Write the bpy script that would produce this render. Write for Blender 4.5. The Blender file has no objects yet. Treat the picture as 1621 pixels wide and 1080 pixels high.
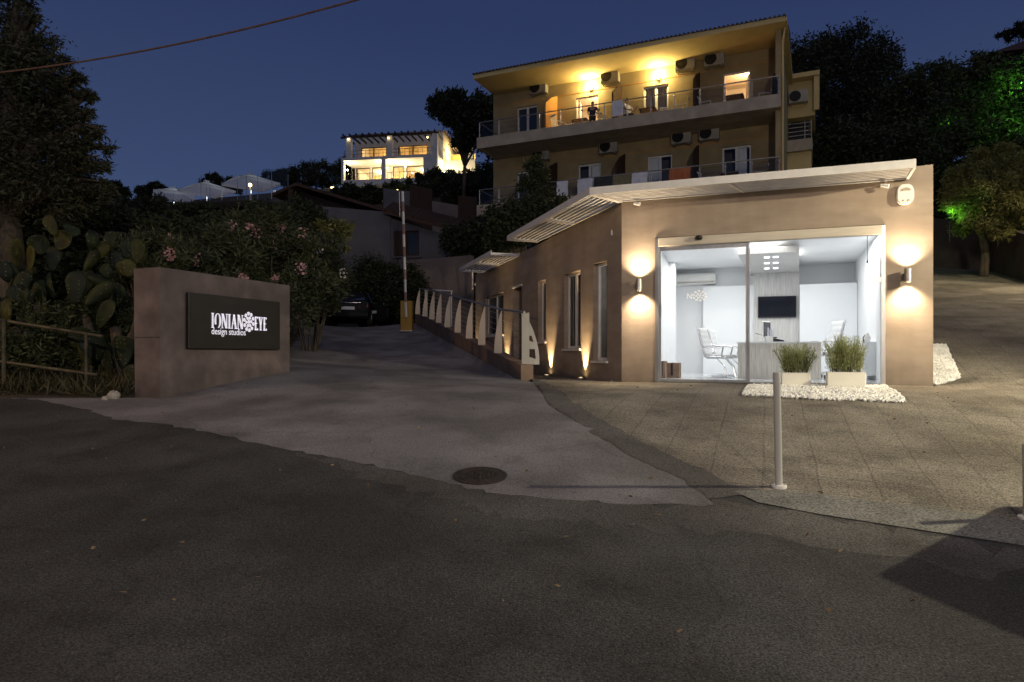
import bpy, bmesh, math, random
import numpy as np
from mathutils import Vector, Matrix
from mathutils.geometry import delaunay_2d_cdt

random.seed(7); rng = np.random.default_rng(11)
sc = bpy.context.scene
col = sc.collection
FPX, HX, HY, CAMZ = 1081.0, 810.5, 563.0, 1.6     # lens of the photograph

# ------------------------------------------------------------------ camera
cam_d = bpy.data.cameras.new('camera'); cam = bpy.data.objects.new('camera', cam_d); col.objects.link(cam)
cam.location = (0, 0, CAMZ); cam.rotation_euler = (math.radians(90), 0, 0)
cam_d.sensor_width = 36; cam_d.lens = 36*FPX/1621; cam_d.shift_y = (HY-540)/1621
cam_d.clip_start = .05; cam_d.clip_end = 3000
sc.camera = cam

def PT(px, py, Y):
    return Vector(((px-HX)/FPX*Y, Y, CAMZ+(HY-py)/FPX*Y))

class Frame:
    """wall frame: u to the right, d away from the viewer, z up"""
    def __init__(s, ox, oy, ang):
        s.ang = ang; s.o = (ox, oy)
        s.r = (math.cos(ang), math.sin(ang)); s.n = (-math.sin(ang), math.cos(ang))
    def u(s, px, d=0.):
        k = (px-HX)/FPX
        ox = s.o[0]+s.n[0]*d; oy = s.o[1]+s.n[1]*d
        return (k*oy-ox)/(s.r[0]-k*s.r[1])
    def xy(s, u, d=0.):
        return (s.o[0]+s.r[0]*u+s.n[0]*d, s.o[1]+s.r[1]*u+s.n[1]*d)
    def z(s, px, py, d=0.):
        return CAMZ+(HY-py)/FPX*s.xy(s.u(px, d), d)[1]
    def P(s, u, d, z):
        x, y = s.xy(u, d); return Vector((x, y, z))

# ------------------------------------------------------------------ materials
def new_mat(name):
    m = bpy.data.materials.new(name); m.use_nodes = True
    nt = m.node_tree; b = nt.nodes['Principled BSDF']
    return m, nt, b
def noise_mat(name, c1, c2, scale=5, rough=.8, bump=0., bscale=None, metal=0., detail=6, stretch=None, spec=.4, lo=.35, hi=.65, c3=None, s3=.5, f3=.5):
    m, nt, b = new_mat(name); N = nt.nodes; L = nt.links
    tc = N.new('ShaderNodeTexCoord'); mp = N.new('ShaderNodeMapping'); L.new(tc.outputs['Object'], mp.inputs[0])
    if stretch: mp.inputs['Scale'].default_value = stretch
    no = N.new('ShaderNodeTexNoise'); no.inputs['Scale'].default_value = scale; no.inputs['Detail'].default_value = detail
    L.new(mp.outputs[0], no.inputs[0])
    cr = N.new('ShaderNodeValToRGB'); cr.color_ramp.elements[0].position = lo; cr.color_ramp.elements[1].position = hi
    cr.color_ramp.elements[0].color = (*c1, 1); cr.color_ramp.elements[1].color = (*c2, 1)
    L.new(no.outputs[0], cr.inputs[0]); out = cr.outputs[0]
    if c3 is not None:
        n3 = N.new('ShaderNodeTexNoise'); n3.inputs['Scale'].default_value = s3; n3.inputs['Detail'].default_value = 5; L.new(mp.outputs[0], n3.inputs[0])
        r3 = N.new('ShaderNodeValToRGB'); r3.color_ramp.elements[0].position = .45; r3.color_ramp.elements[1].position = .62
        r3.color_ramp.elements[0].color = (0, 0, 0, 1); r3.color_ramp.elements[1].color = (f3, f3, f3, 1); L.new(n3.outputs[0], r3.inputs[0])
        mx = N.new('ShaderNodeMixRGB'); L.new(r3.outputs[0], mx.inputs[0]); L.new(out, mx.inputs[1]); mx.inputs[2].default_value = (*c3, 1); out = mx.outputs[0]
    L.new(out, b.inputs['Base Color'])
    b.inputs['Roughness'].default_value = rough; b.inputs['Metallic'].default_value = metal
    b.inputs['Specular IOR Level'].default_value = spec
    if bump:
        nb = N.new('ShaderNodeTexNoise'); nb.inputs['Scale'].default_value = bscale or scale*6; nb.inputs['Detail'].default_value = 4
        L.new(mp.outputs[0], nb.inputs[0]); bp = N.new('ShaderNodeBump'); bp.inputs['Strength'].default_value = bump; bp.inputs['Distance'].default_value = .02
        L.new(nb.outputs[0], bp.inputs['Height']); L.new(bp.outputs[0], b.inputs['Normal'])
    return m
def emit_mat(name, c, s):
    m, nt, b = new_mat(name)
    b.inputs['Base Color'].default_value = (*c, 1); b.inputs['Emission Color'].default_value = (*c, 1); b.inputs['Emission Strength'].default_value = s
    return m
def glass_mat(name, tint=(.965, .975, .975), refl=.08, gloss=.02):
    m, nt, b = new_mat(name); N = nt.nodes; L = nt.links
    N.remove(b); out = N['Material Output']
    t = N.new('ShaderNodeBsdfTransparent'); t.inputs[0].default_value = (*tint, 1)
    g = N.new('ShaderNodeBsdfGlossy'); g.inputs['Roughness'].default_value = gloss
    fr = N.new('ShaderNodeFresnel'); fr.inputs[0].default_value = 1.45
    mx = N.new('ShaderNodeMixShader'); L.new(fr.outputs[0], mx.inputs[0]); L.new(t.outputs[0], mx.inputs[1]); L.new(g.outputs[0], mx.inputs[2])
    L.new(mx.outputs[0], out.inputs[0]); return m
def leaf_mat(name, dark, light, scale=.9, trans=.25):
    m, nt, b = new_mat(name); N = nt.nodes; L = nt.links
    ge = N.new('ShaderNodeNewGeometry'); tc = N.new('ShaderNodeTexCoord')
    no = N.new('ShaderNodeTexNoise'); no.inputs['Scale'].default_value = scale; no.inputs['Detail'].default_value = 3; L.new(tc.outputs['Object'], no.inputs[0])
    ad = N.new('ShaderNodeMath'); ad.operation = 'MULTIPLY_ADD'; L.new(ge.outputs['Random Per Island'], ad.inputs[0]); ad.inputs[1].default_value = .5; L.new(no.outputs[0], ad.inputs[2])
    cr = N.new('ShaderNodeValToRGB'); cr.color_ramp.elements[0].position = .45; cr.color_ramp.elements[1].position = 1.0
    cr.color_ramp.elements[0].color = (*dark, 1); cr.color_ramp.elements[1].color = (*light, 1)
    L.new(ad.outputs[0], cr.inputs[0]); L.new(cr.outputs[0], b.inputs['Base Color']); b.inputs['Roughness'].default_value = .6
    tr = N.new('ShaderNodeBsdfTranslucent'); L.new(cr.outputs[0], tr.inputs[0]); mx = N.new('ShaderNodeMixShader'); mx.inputs[0].default_value = trans
    L.new(b.outputs[0], mx.inputs[1]); L.new(tr.outputs[0], mx.inputs[2]); L.new(mx.outputs[0], N['Material Output'].inputs[0])
    return m

M = {}
def weather(m, z0, z1):
    """splash dirt near the ground and faint vertical run marks"""
    nt = m.node_tree; N = nt.nodes; L = nt.links; b = N['Principled BSDF']; src = b.inputs['Base Color'].links[0].from_socket
    tc = N.new('ShaderNodeTexCoord'); sp = N.new('ShaderNodeSeparateXYZ'); L.new(tc.outputs['Object'], sp.inputs[0])
    no = N.new('ShaderNodeTexNoise'); no.inputs['Scale'].default_value = 4; no.inputs['Detail'].default_value = 7; L.new(tc.outputs['Object'], no.inputs[0])
    ad = N.new('ShaderNodeMath'); ad.operation = 'MULTIPLY_ADD'; L.new(no.outputs[0], ad.inputs[0]); ad.inputs[1].default_value = -.5; L.new(sp.outputs['Z'], ad.inputs[2])
    mr = N.new('ShaderNodeMapRange'); L.new(ad.outputs[0], mr.inputs[0]); mr.inputs[1].default_value = z0-.3; mr.inputs[2].default_value = z1-.2; mr.inputs[3].default_value = .62; mr.inputs[4].default_value = 1
    mp = N.new('ShaderNodeMapping'); mp.inputs['Scale'].default_value = (2.2, 2.2, .5); L.new(tc.outputs['Object'], mp.inputs[0])
    n2 = N.new('ShaderNodeTexNoise'); n2.inputs['Scale'].default_value = 1.5; n2.inputs['Detail'].default_value = 5; L.new(mp.outputs[0], n2.inputs[0])
    m2 = N.new('ShaderNodeMapRange'); L.new(n2.outputs[0], m2.inputs[0]); m2.inputs[1].default_value = .35; m2.inputs[2].default_value = .6; m2.inputs[3].default_value = .90; m2.inputs[4].default_value = 1
    mu = N.new('ShaderNodeMath'); mu.operation = 'MULTIPLY'; L.new(mr.outputs[0], mu.inputs[0]); L.new(m2.outputs[0], mu.inputs[1])
    cc = N.new('ShaderNodeCombineColor'); [L.new(mu.outputs[0], cc.inputs[i]) for i in range(3)]
    mx = N.new('ShaderNodeMixRGB'); mx.blend_type = 'MULTIPLY'; mx.inputs[0].default_value = 1; L.new(src, mx.inputs[1]); L.new(cc.outputs[0], mx.inputs[2]); L.new(mx.outputs[0], b.inputs['Base Color'])
    return m
M['stucco'] = weather(noise_mat('taupe_stucco', (.305, .243, .19), (.375, .305, .245), 3, .9, .14, 45, c3=(.265, .21, .165), s3=1.2, f3=.5, stretch=(.5, .5, 1.6)), 1.12, 1.5)
M['plaster_in'] = noise_mat('white_plaster', (.78, .80, .82), (.83, .84, .86), 1.5, .8)
M['panel_in'] = noise_mat('white_panel', (.84, .87, .90), (.88, .90, .92), 1, .5)
M['floor_in'] = noise_mat('gloss_floor', (.62, .65, .68), (.7, .73, .75), 2, .12, spec=.6)
M['steel'] = noise_mat('brushed_steel', (.42, .41, .39), (.55, .53, .5), 8, .35, metal=.9, stretch=(1, 1, .2))
M['header'] = noise_mat('anodised_header', (.50, .45, .38), (.58, .53, .45), 3, .45, stretch=(.4, 1, 3))
M['chrome'] = noise_mat('chrome', (.7, .7, .72), (.8, .8, .82), 3, .15, metal=1.)
M['white_metal'] = noise_mat('white_paint', (.72, .70, .66), (.8, .78, .74), 6, .45)
M['fin'] = noise_mat('fin_warm_tint', (.60, .52, .42), (.70, .61, .50), 5, .6, stretch=(1, 1, .4))  # pale fins with the warm lamp glow put into their colour
M['grey_metal'] = noise_mat('grey_paint', (.40, .40, .36), (.52, .51, .47), 6, .5, stretch=(1, 1, .15))
M['ac_white'] = noise_mat('aged_white_casing', (.36, .34, .30), (.44, .42, .37), 3, .7)
M['white'] = noise_mat('white_plastic', (.74, .74, .72), (.82, .82, .8), 5, .5)
M['black'] = noise_mat('black_plastic', (.008, .008, .009), (.016, .016, .018), 5, .4)
M['dark'] = noise_mat('dark_opening', (.01, .01, .012), (.02, .02, .022), 3, .5)
M['screen'] = noise_mat('dark_screen', (.004, .004, .005), (.008, .008, .01), 2, .15)
M['glass'] = glass_mat('clear_glass')
M['glass_dark'] = noise_mat('window_glass', (.02, .022, .03), (.05, .055, .07), .8, .15, spec=.5)
M['yellow'] = noise_mat('ochre_render', (.355, .275, .145), (.43, .335, .18), 2, .9, .15, 50, c3=(.29, .225, .12), s3=.7, f3=.8)
M['cream'] = noise_mat('cream_render', (.60, .47, .22), (.66, .52, .26), 2, .9, .1, 50)
M['slab'] = noise_mat('grey_slab_render', (.38, .33, .26), (.48, .42, .33), 2.2, .9, .1, 40, c3=(.3, .26, .2), s3=1.5)
M['orange'] = noise_mat('orange_render', (.52, .26, .07), (.6, .31, .09), 2, .9)
M['tile'] = noise_mat('clay_tile', (.07, .05, .035), (.12, .08, .055), 6, .9, .4, 30)
M['tile_dark'] = noise_mat('old_clay_tile', (.05, .03, .022), (.10, .055, .04), 5, .9, .4, 30)
M['villa'] = noise_mat('villa_render', (.62, .60, .58), (.72, .7, .68), 1.5, .85)
M['wood_dark'] = noise_mat('dark_timber', (.02, .014, .01), (.045, .03, .02), 5, .7, stretch=(.3, 3, 3))
M['wood_brown'] = noise_mat('rust_timber', (.035, .018, .012), (.06, .031, .02), 4, .8, stretch=(4, 4, .3))
M['grey_wall'] = noise_mat('grey_render', (.11, .105, .115), (.15, .145, .155), 1.2, .9, .1, 40, c3=(.085, .08, .085), s3=.6)
M['mauve_wall'] = noise_mat('garden_wall_render', (.15, .12, .115), (.2, .16, .15), 1.1, .9, .1, 40, c3=(.12, .10, .095), s3=.7)
M['sign_stone'] = weather(noise_mat('plum_render', (.115, .093, .09), (.20, .16, .155), 2.4, .85, .2, 40, c3=(.085, .07, .068), s3=1.1, f3=.7), .95, 1.45)
M['sign_panel'] = noise_mat('black_panel', (.018, .017, .015), (.026, .025, .022), 2, .38, spec=.35)
M['yellow_paint'] = noise_mat('yellow_paint', (.30, .175, .02), (.38, .22, .03), 3, .5)
M['red_paint'] = noise_mat('red_paint', (.24, .15, .14), (.3, .19, .17), 3, .5)
M['concrete_wall'] = noise_mat('low_wall_concrete', (.17, .12, .09), (.24, .17, .13), 2.5, .9, .3, 30)
M['bark'] = noise_mat('bark', (.05, .04, .03), (.12, .095, .07), 7, .95, .6, 20, stretch=(2, 2, .5))
M['pad'] = noise_mat('cactus_skin', (.015, .026, .010), (.048, .056, .018), 2.6, .6, .25, 14)
def pad_mat():
    m, nt, b = new_mat('cactus_skin'); N = nt.nodes; L = nt.links
    oi = N.new('ShaderNodeObjectInfo'); tc = N.new('ShaderNodeTexCoord'); cr = N.new('ShaderNodeValToRGB'); e = cr.color_ramp.elements
    e[0].color = (.006, .013, .008, 1); e[1].color = (.05, .05, .010, 1); x = e.new(.6); x.color = (.012, .022, .007, 1); L.new(oi.outputs['Random'], cr.inputs[0])
    no = N.new('ShaderNodeTexNoise'); no.inputs['Scale'].default_value = 6; no.inputs['Detail'].default_value = 6; L.new(tc.outputs['Object'], no.inputs[0])
    r2 = N.new('ShaderNodeValToRGB'); r2.color_ramp.elements[0].position = .35; r2.color_ramp.elements[1].position = .7; r2.color_ramp.elements[0].color = (.5, .45, .4, 1); r2.color_ramp.elements[1].color = (1.3, 1.3, 1.2, 1); L.new(no.outputs[0], r2.inputs[0])
    mx = N.new('ShaderNodeMixRGB'); mx.blend_type = 'MULTIPLY'; mx.inputs[0].default_value = 1; L.new(cr.outputs[0], mx.inputs[1]); L.new(r2.outputs[0], mx.inputs[2])
    vo = N.new('ShaderNodeTexVoronoi'); vo.inputs['Scale'].default_value = 16; vo.inputs['Randomness'].default_value = .35; L.new(tc.outputs['Object'], vo.inputs[0])
    r3 = N.new('ShaderNodeValToRGB'); r3.color_ramp.elements[0].position = .10; r3.color_ramp.elements[1].position = .2; r3.color_ramp.elements[0].color = (1, 1, 1, 1); r3.color_ramp.elements[1].color = (0, 0, 0, 1); L.new(vo.outputs['Distance'], r3.inputs[0])
    m2 = N.new('ShaderNodeMixRGB'); L.new(r3.outputs[0], m2.inputs[0]); L.new(mx.outputs[0], m2.inputs[1]); m2.inputs[2].default_value = (.15, .13, .07, 1); L.new(m2.outputs[0], b.inputs['Base Color'])
    b.inputs['Roughness'].default_value = .6; b.inputs['Specular IOR Level'].default_value = .25
    return m
M['pad'] = pad_mat()
M['iron'] = noise_mat('weathered_pipe', (.035, .032, .024), (.10, .088, .06), 6, .6, metal=.3)
M['rock'] = noise_mat('pale_stone', (.2, .19, .17), (.4, .38, .34), 5, .95, .5, 20)
M['pebble'] = noise_mat('white_pebble', (.62, .62, .60), (.85, .85, .82), 4, .8)
M['planter'] = noise_mat('cream_planter', (.74, .72, .64), (.8, .78, .7), 2, .5)
M['soil'] = noise_mat('soil', (.03, .02, .015), (.06, .045, .03), 20, 1.)
M['card'] = noise_mat('cardboard', (.26, .17, .11), (.34, .23, .15), 4, .9)
M['leather'] = noise_mat('white_leather', (.66, .67, .69), (.78, .79, .8), 3, .35, .05, 20)
M['fabric_white'] = noise_mat('towel_white', (.6, .62, .7), (.72, .74, .8), 6, .95, .3, 80)
M['fabric_dark'] = noise_mat('towel_dark', (.03, .03, .035), (.05, .05, .055), 6, .95, .3, 80)
M['fabric_olive'] = noise_mat('towel_olive', (.16, .15, .09), (.22, .2, .12), 6, .95, .3, 80)
M['fabric_orange'] = noise_mat('towel_orange', (.38, .12, .05), (.45, .16, .07), 6, .95, .3, 80)
M['canvas'] = leaf_mat('parasol_canvas', (.74, .76, .80), (.82, .83, .87), 3, .75)
M['skin'] = noise_mat('skin', (.42, .25, .17), (.48, .29, .2), 6, .6)
M['hair'] = noise_mat('hair', (.02, .014, .01), (.04, .03, .02), 20, .6)
M['car'] = noise_mat('dark_car_paint', (.008, .009, .012), (.012, .013, .017), 1, .5, spec=.12)
M['car2'] = noise_mat('charcoal_car_paint', (.010, .010, .011), (.014, .014, .015), 1, .5, spec=.12)
M['tyre'] = noise_mat('tyre_rubber', (.012, .012, .012), (.02, .02, .02), 10, .9)
M['tail'] = noise_mat('tail_lamp', (.18, .01, .01), (.25, .02, .02), 3, .2)
M['plate'] = noise_mat('number_plate', (.55, .56, .6), (.62, .63, .66), 3, .5)
M['manhole'] = noise_mat('cast_iron', (.02, .018, .015), (.045, .035, .028), 30, .7, .8, 60, metal=.2)
M['pink'] = noise_mat('pink_petals', (.40, .22, .23), (.56, .36, .36), 20, .7)
M['white_petal'] = noise_mat('white_petals', (.6, .55, .5), (.72, .66, .62), 20, .7)
M['warm_lamp'] = emit_mat('warm_lamp_face', (1, .72, .34), 30)
M['cool_lamp'] = emit_mat('cool_lamp_face', (.9, .96, 1), 6)
M['garden_lamp'] = emit_mat('garden_lamp_face', (1, .75, .3), 8)
M['letters'] = emit_mat('backlit_letters', (.86, .84, .95), .55)
M['decal'] = emit_mat('frosted_decal_glow', (.9, .93, .96), .25)  # decal given a slight glow of its own to read bright white
M['l_olive'] = leaf_mat('olive_leaves', (.022, .028, .013), (.085, .09, .045))
M['l_dark'] = leaf_mat('dark_leaves', (.010, .016, .008), (.055, .068, .025))
M['l_oleander'] = leaf_mat('oleander_leaves', (.025, .035, .015), (.085, .10, .045), 1.2)
M['l_bush'] = leaf_mat('bush_leaves', (.02, .03, .012), (.09, .11, .04), 1.5)
M['l_hedge'] = leaf_mat('rosemary_leaves', (.15, .19, .07), (.44, .47, .21), 9, .4)
M['l_amber'] = leaf_mat('willow_leaves', (.06, .07, .022), (.30, .30, .09), 1.2)
M['l_grass'] = leaf_mat('grass_blades', (.03, .032, .014), (.10, .09, .045), 2)

# striated stone panels
def striated(name, a, bcol):
    m, nt, b = new_mat(name); N = nt.nodes; L = nt.links
    tc = N.new('ShaderNodeTexCoord'); mp = N.new('ShaderNodeMapping'); mp.inputs['Scale'].default_value = (75, 75, 2.2); L.new(tc.outputs['Object'], mp.inputs[0])
    no = N.new('ShaderNodeTexNoise'); no.inputs['Scale'].default_value = 1.2; no.inputs['Detail'].default_value = 3; L.new(mp.outputs[0], no.inputs[0])
    cr = N.new('ShaderNodeValToRGB'); cr.color_ramp.elements[0].position = .42; cr.color_ramp.elements[1].position = .58
    cr.color_ramp.elements[0].color = (*a, 1); cr.color_ramp.elements[1].color = (*bcol, 1)
    L.new(no.outputs[0], cr.inputs[0]); L.new(cr.outputs[0], b.inputs['Base Color']); b.inputs['Roughness'].default_value = .6
    bp = N.new('ShaderNodeBump'); bp.inputs['Strength'].default_value = .5; bp.inputs['Distance'].default_value = .02; L.new(no.outputs[0], bp.inputs['Height']); L.new(bp.outputs[0], b.inputs['Normal'])
    return m
M['striated'] = striated('striated_wall_panel', (.47, .465, .455), (.60, .59, .575))
M['striated_desk'] = striated('striated_desk_front', (.60, .57, .50), (.80, .77, .71))

# ground surfaces
def ground_mat(name, base, light, speck, patch, sp_scale=220, big=.35, rough=.9, bump=.5, joints=None, crack=0, con=.8):
    m, nt, b = new_mat(name); N = nt.nodes; L = nt.links
    tc = N.new('ShaderNodeTexCoord'); O = tc.outputs['Object']
    def noise(s, d=5):
        n = N.new('ShaderNodeTexNoise'); n.inputs['Scale'].default_value = s; n.inputs['Detail'].default_value = d; L.new(O, n.inputs[0]); return n.outputs[0]
    def ramp(src, p0, p1, c0=(0, 0, 0), c1=(1, 1, 1)):
        r = N.new('ShaderNodeValToRGB'); r.color_ramp.elements[0].position = p0; r.color_ramp.elements[1].position = p1
        r.color_ramp.elements[0].color = (*c0, 1); r.color_ramp.elements[1].color = (*c1, 1); L.new(src, r.inputs[0]); return r.outputs[0]
    def mix(f, a, c, mode='MIX'):
        x = N.new('ShaderNodeMixRGB'); x.blend_type = mode
        if isinstance(f, float): x.inputs[0].default_value = f
        else: L.new(f, x.inputs[0])
        for i, v in ((1, a), (2, c)):
            if isinstance(v, tuple): x.inputs[i].default_value = (*v, 1)
            else: L.new(v, x.inputs[i])
        return x.outputs[0]
    c = ramp(noise(big, 8), .38, .62, base, light)
    c = mix(ramp(noise(1.7, 7), .5, .66), c, patch)
    fine = noise(sp_scale*.26, 9)
    c = mix(ramp(fine, .35, .7, (.55, .55, .55), (1.35, 1.35, 1.35)), c, c)
    x = N.new('ShaderNodeMixRGB'); x.blend_type = 'MULTIPLY'; x.inputs[0].default_value = con; L.new(c, x.inputs[1]); L.new(ramp(fine, .36, .62, (.22, .22, .22), (1.25, 1.25, 1.25)), x.inputs[2]); c = x.outputs[0]
    vo = N.new('ShaderNodeTexVoronoi'); vo.inputs['Scale'].default_value = sp_scale*.22; L.new(O, vo.inputs[0])
    sb = N.new('ShaderNodeSeparateColor'); L.new(vo.outputs['Color'], sb.inputs[0])
    gt2 = N.new('ShaderNodeMath'); gt2.operation = 'MULTIPLY'; L.new(ramp(vo.outputs['Distance'], .12, .34, (1, 1, 1), (0, 0, 0)), gt2.inputs[0]); L.new(ramp(sb.outputs[0], .62, .9, (0, 0, 0), (.95, .95, .95)), gt2.inputs[1])
    c = mix(gt2.outputs[0], c, speck)
    # oil stains and tyre-polished patches
    c4 = N.new('ShaderNodeMixRGB'); c4.blend_type = 'MULTIPLY'; c4.inputs[0].default_value = .75; L.new(c, c4.inputs[1]); L.new(ramp(noise(.9, 9), .40, .60, (.62, .60, .58), (1.15, 1.15, 1.15)), c4.inputs[2]); c = c4.outputs[0]
    hgt = fine
    if joints:
        ang, size, dark = joints
        mp = N.new('ShaderNodeMapping'); mp.inputs['Rotation'].default_value = (0, 0, -ang); L.new(O, mp.inputs[0])
        # waver the grid a little so joints are not ruler straight
        wn = N.new('ShaderNodeTexNoise'); wn.inputs['Scale'].default_value = 2.5; L.new(O, wn.inputs[0])
        wv = N.new('ShaderNodeVectorMath'); wv.operation = 'MULTIPLY_ADD'; L.new(wn.outputs['Color'], wv.inputs[0]); wv.inputs[1].default_value = (.05, .05, 0); L.new(mp.outputs[0], wv.inputs[2])
        br = N.new('ShaderNodeTexBrick'); br.offset = 0.0; br.inputs['Scale'].default_value = 1; br.inputs['Mortar Size'].default_value = .012; br.inputs['Mortar Smooth'].default_value = .6
        br.inputs['Brick Width'].default_value = size[0]; br.inputs['Row Height'].default_value = size[1]
        br.inputs['Color1'].default_value = (1, 1, 1, 1); br.inputs['Color2'].default_value = (.8, .8, .8, 1); br.inputs['Mortar'].default_value = (dark, dark, dark, 1)
        sw = N.new('ShaderNodeMapping'); sw.inputs['Rotation'].default_value = (0, 0, math.pi/2); L.new(wv.outputs[0], sw.inputs[0]); L.new(sw.outputs[0], br.inputs[0])
        jn = N.new('ShaderNodeMixRGB'); jn.blend_type = 'MULTIPLY'; L.new(ramp(noise(1.1, 5), .3, .58, (.6, .6, .6), (1, 1, 1)), jn.inputs[0]); L.new(c, jn.inputs[1]); L.new(br.outputs['Color'], jn.inputs[2]); c = jn.outputs[0]
    if crack:
        wn = N.new('ShaderNodeTexNoise'); wn.inputs['Scale'].default_value = 1.2; wn.inputs['Detail'].default_value = 8; L.new(O, wn.inputs[0])
        wv = N.new('ShaderNodeVectorMath'); wv.operation = 'MULTIPLY_ADD'; L.new(wn.outputs['Color'], wv.inputs[0]); wv.inputs[1].default_value = (1.5, 1.5, 0); L.new(O, wv.inputs[2])
        v2 = N.new('ShaderNodeTexVoronoi'); v2.feature = 'DISTANCE_TO_EDGE'; v2.inputs['Scale'].default_value = .42; L.new(wv.outputs[0], v2.inputs[0])
        ck = N.new('ShaderNodeMixRGB'); ck.blend_type = 'MULTIPLY'; ck.inputs[0].default_value = crack; L.new(c, ck.inputs[1]); L.new(ramp(v2.outputs['Distance'], .001, .012, (.3, .3, .3), (1, 1, 1)), ck.inputs[2]); c = ck.outputs[0]
    L.new(c, b.inputs['Base Color']); b.inputs['Roughness'].default_value = rough; b.inputs['Specular IOR Level'].default_value = .25
    bp = N.new('ShaderNodeBump'); bp.inputs['Strength'].default_value = bump; bp.inputs['Distance'].default_value = .012; L.new(hgt, bp.inputs['Height']); L.new(bp.outputs[0], b.inputs['Normal'])
    return m
FANG = math.atan2(-.349, .937)      # office front direction
M['asphalt'] = ground_mat('asphalt', (.058, .058, .057), (.079, .078, .075), (.18, .175, .165), (.052, .051, .049), 300, .3, .9, .8, crack=.3)
M['driveway'] = ground_mat('driveway_concrete', (.165, .16, .172), (.235, .225, .235), (.29, .28, .29), (.18, .172, .18), 260, .35, .92, .4, crack=.25, con=.5)
M['pavers'] = ground_mat('aggregate_pavers', (.20, .18, .15), (.27, .245, .205), (.50, .47, .40), (.17, .155, .13), 230, .5, .92, .8, joints=(FANG, (.46, .47), .6))
M['gutter'] = ground_mat('smooth_concrete_strip', (.16, .16, .15), (.2, .2, .185), (.2, .2, .19), (.15, .15, .14), 200, .6, .8, .2)
M['tar_strip'] = ground_mat('tar_patch', (.11, .104, .102), (.15, .14, .138), (.2, .19, .19), (.12, .113, .112), 260, .8, .9, .6)
M['earth'] = ground_mat('dry_earth', (.05, .04, .028), (.09, .075, .05), (.12, .1, .07), (.035, .035, .018), 120, .5, 1., .8)

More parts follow.
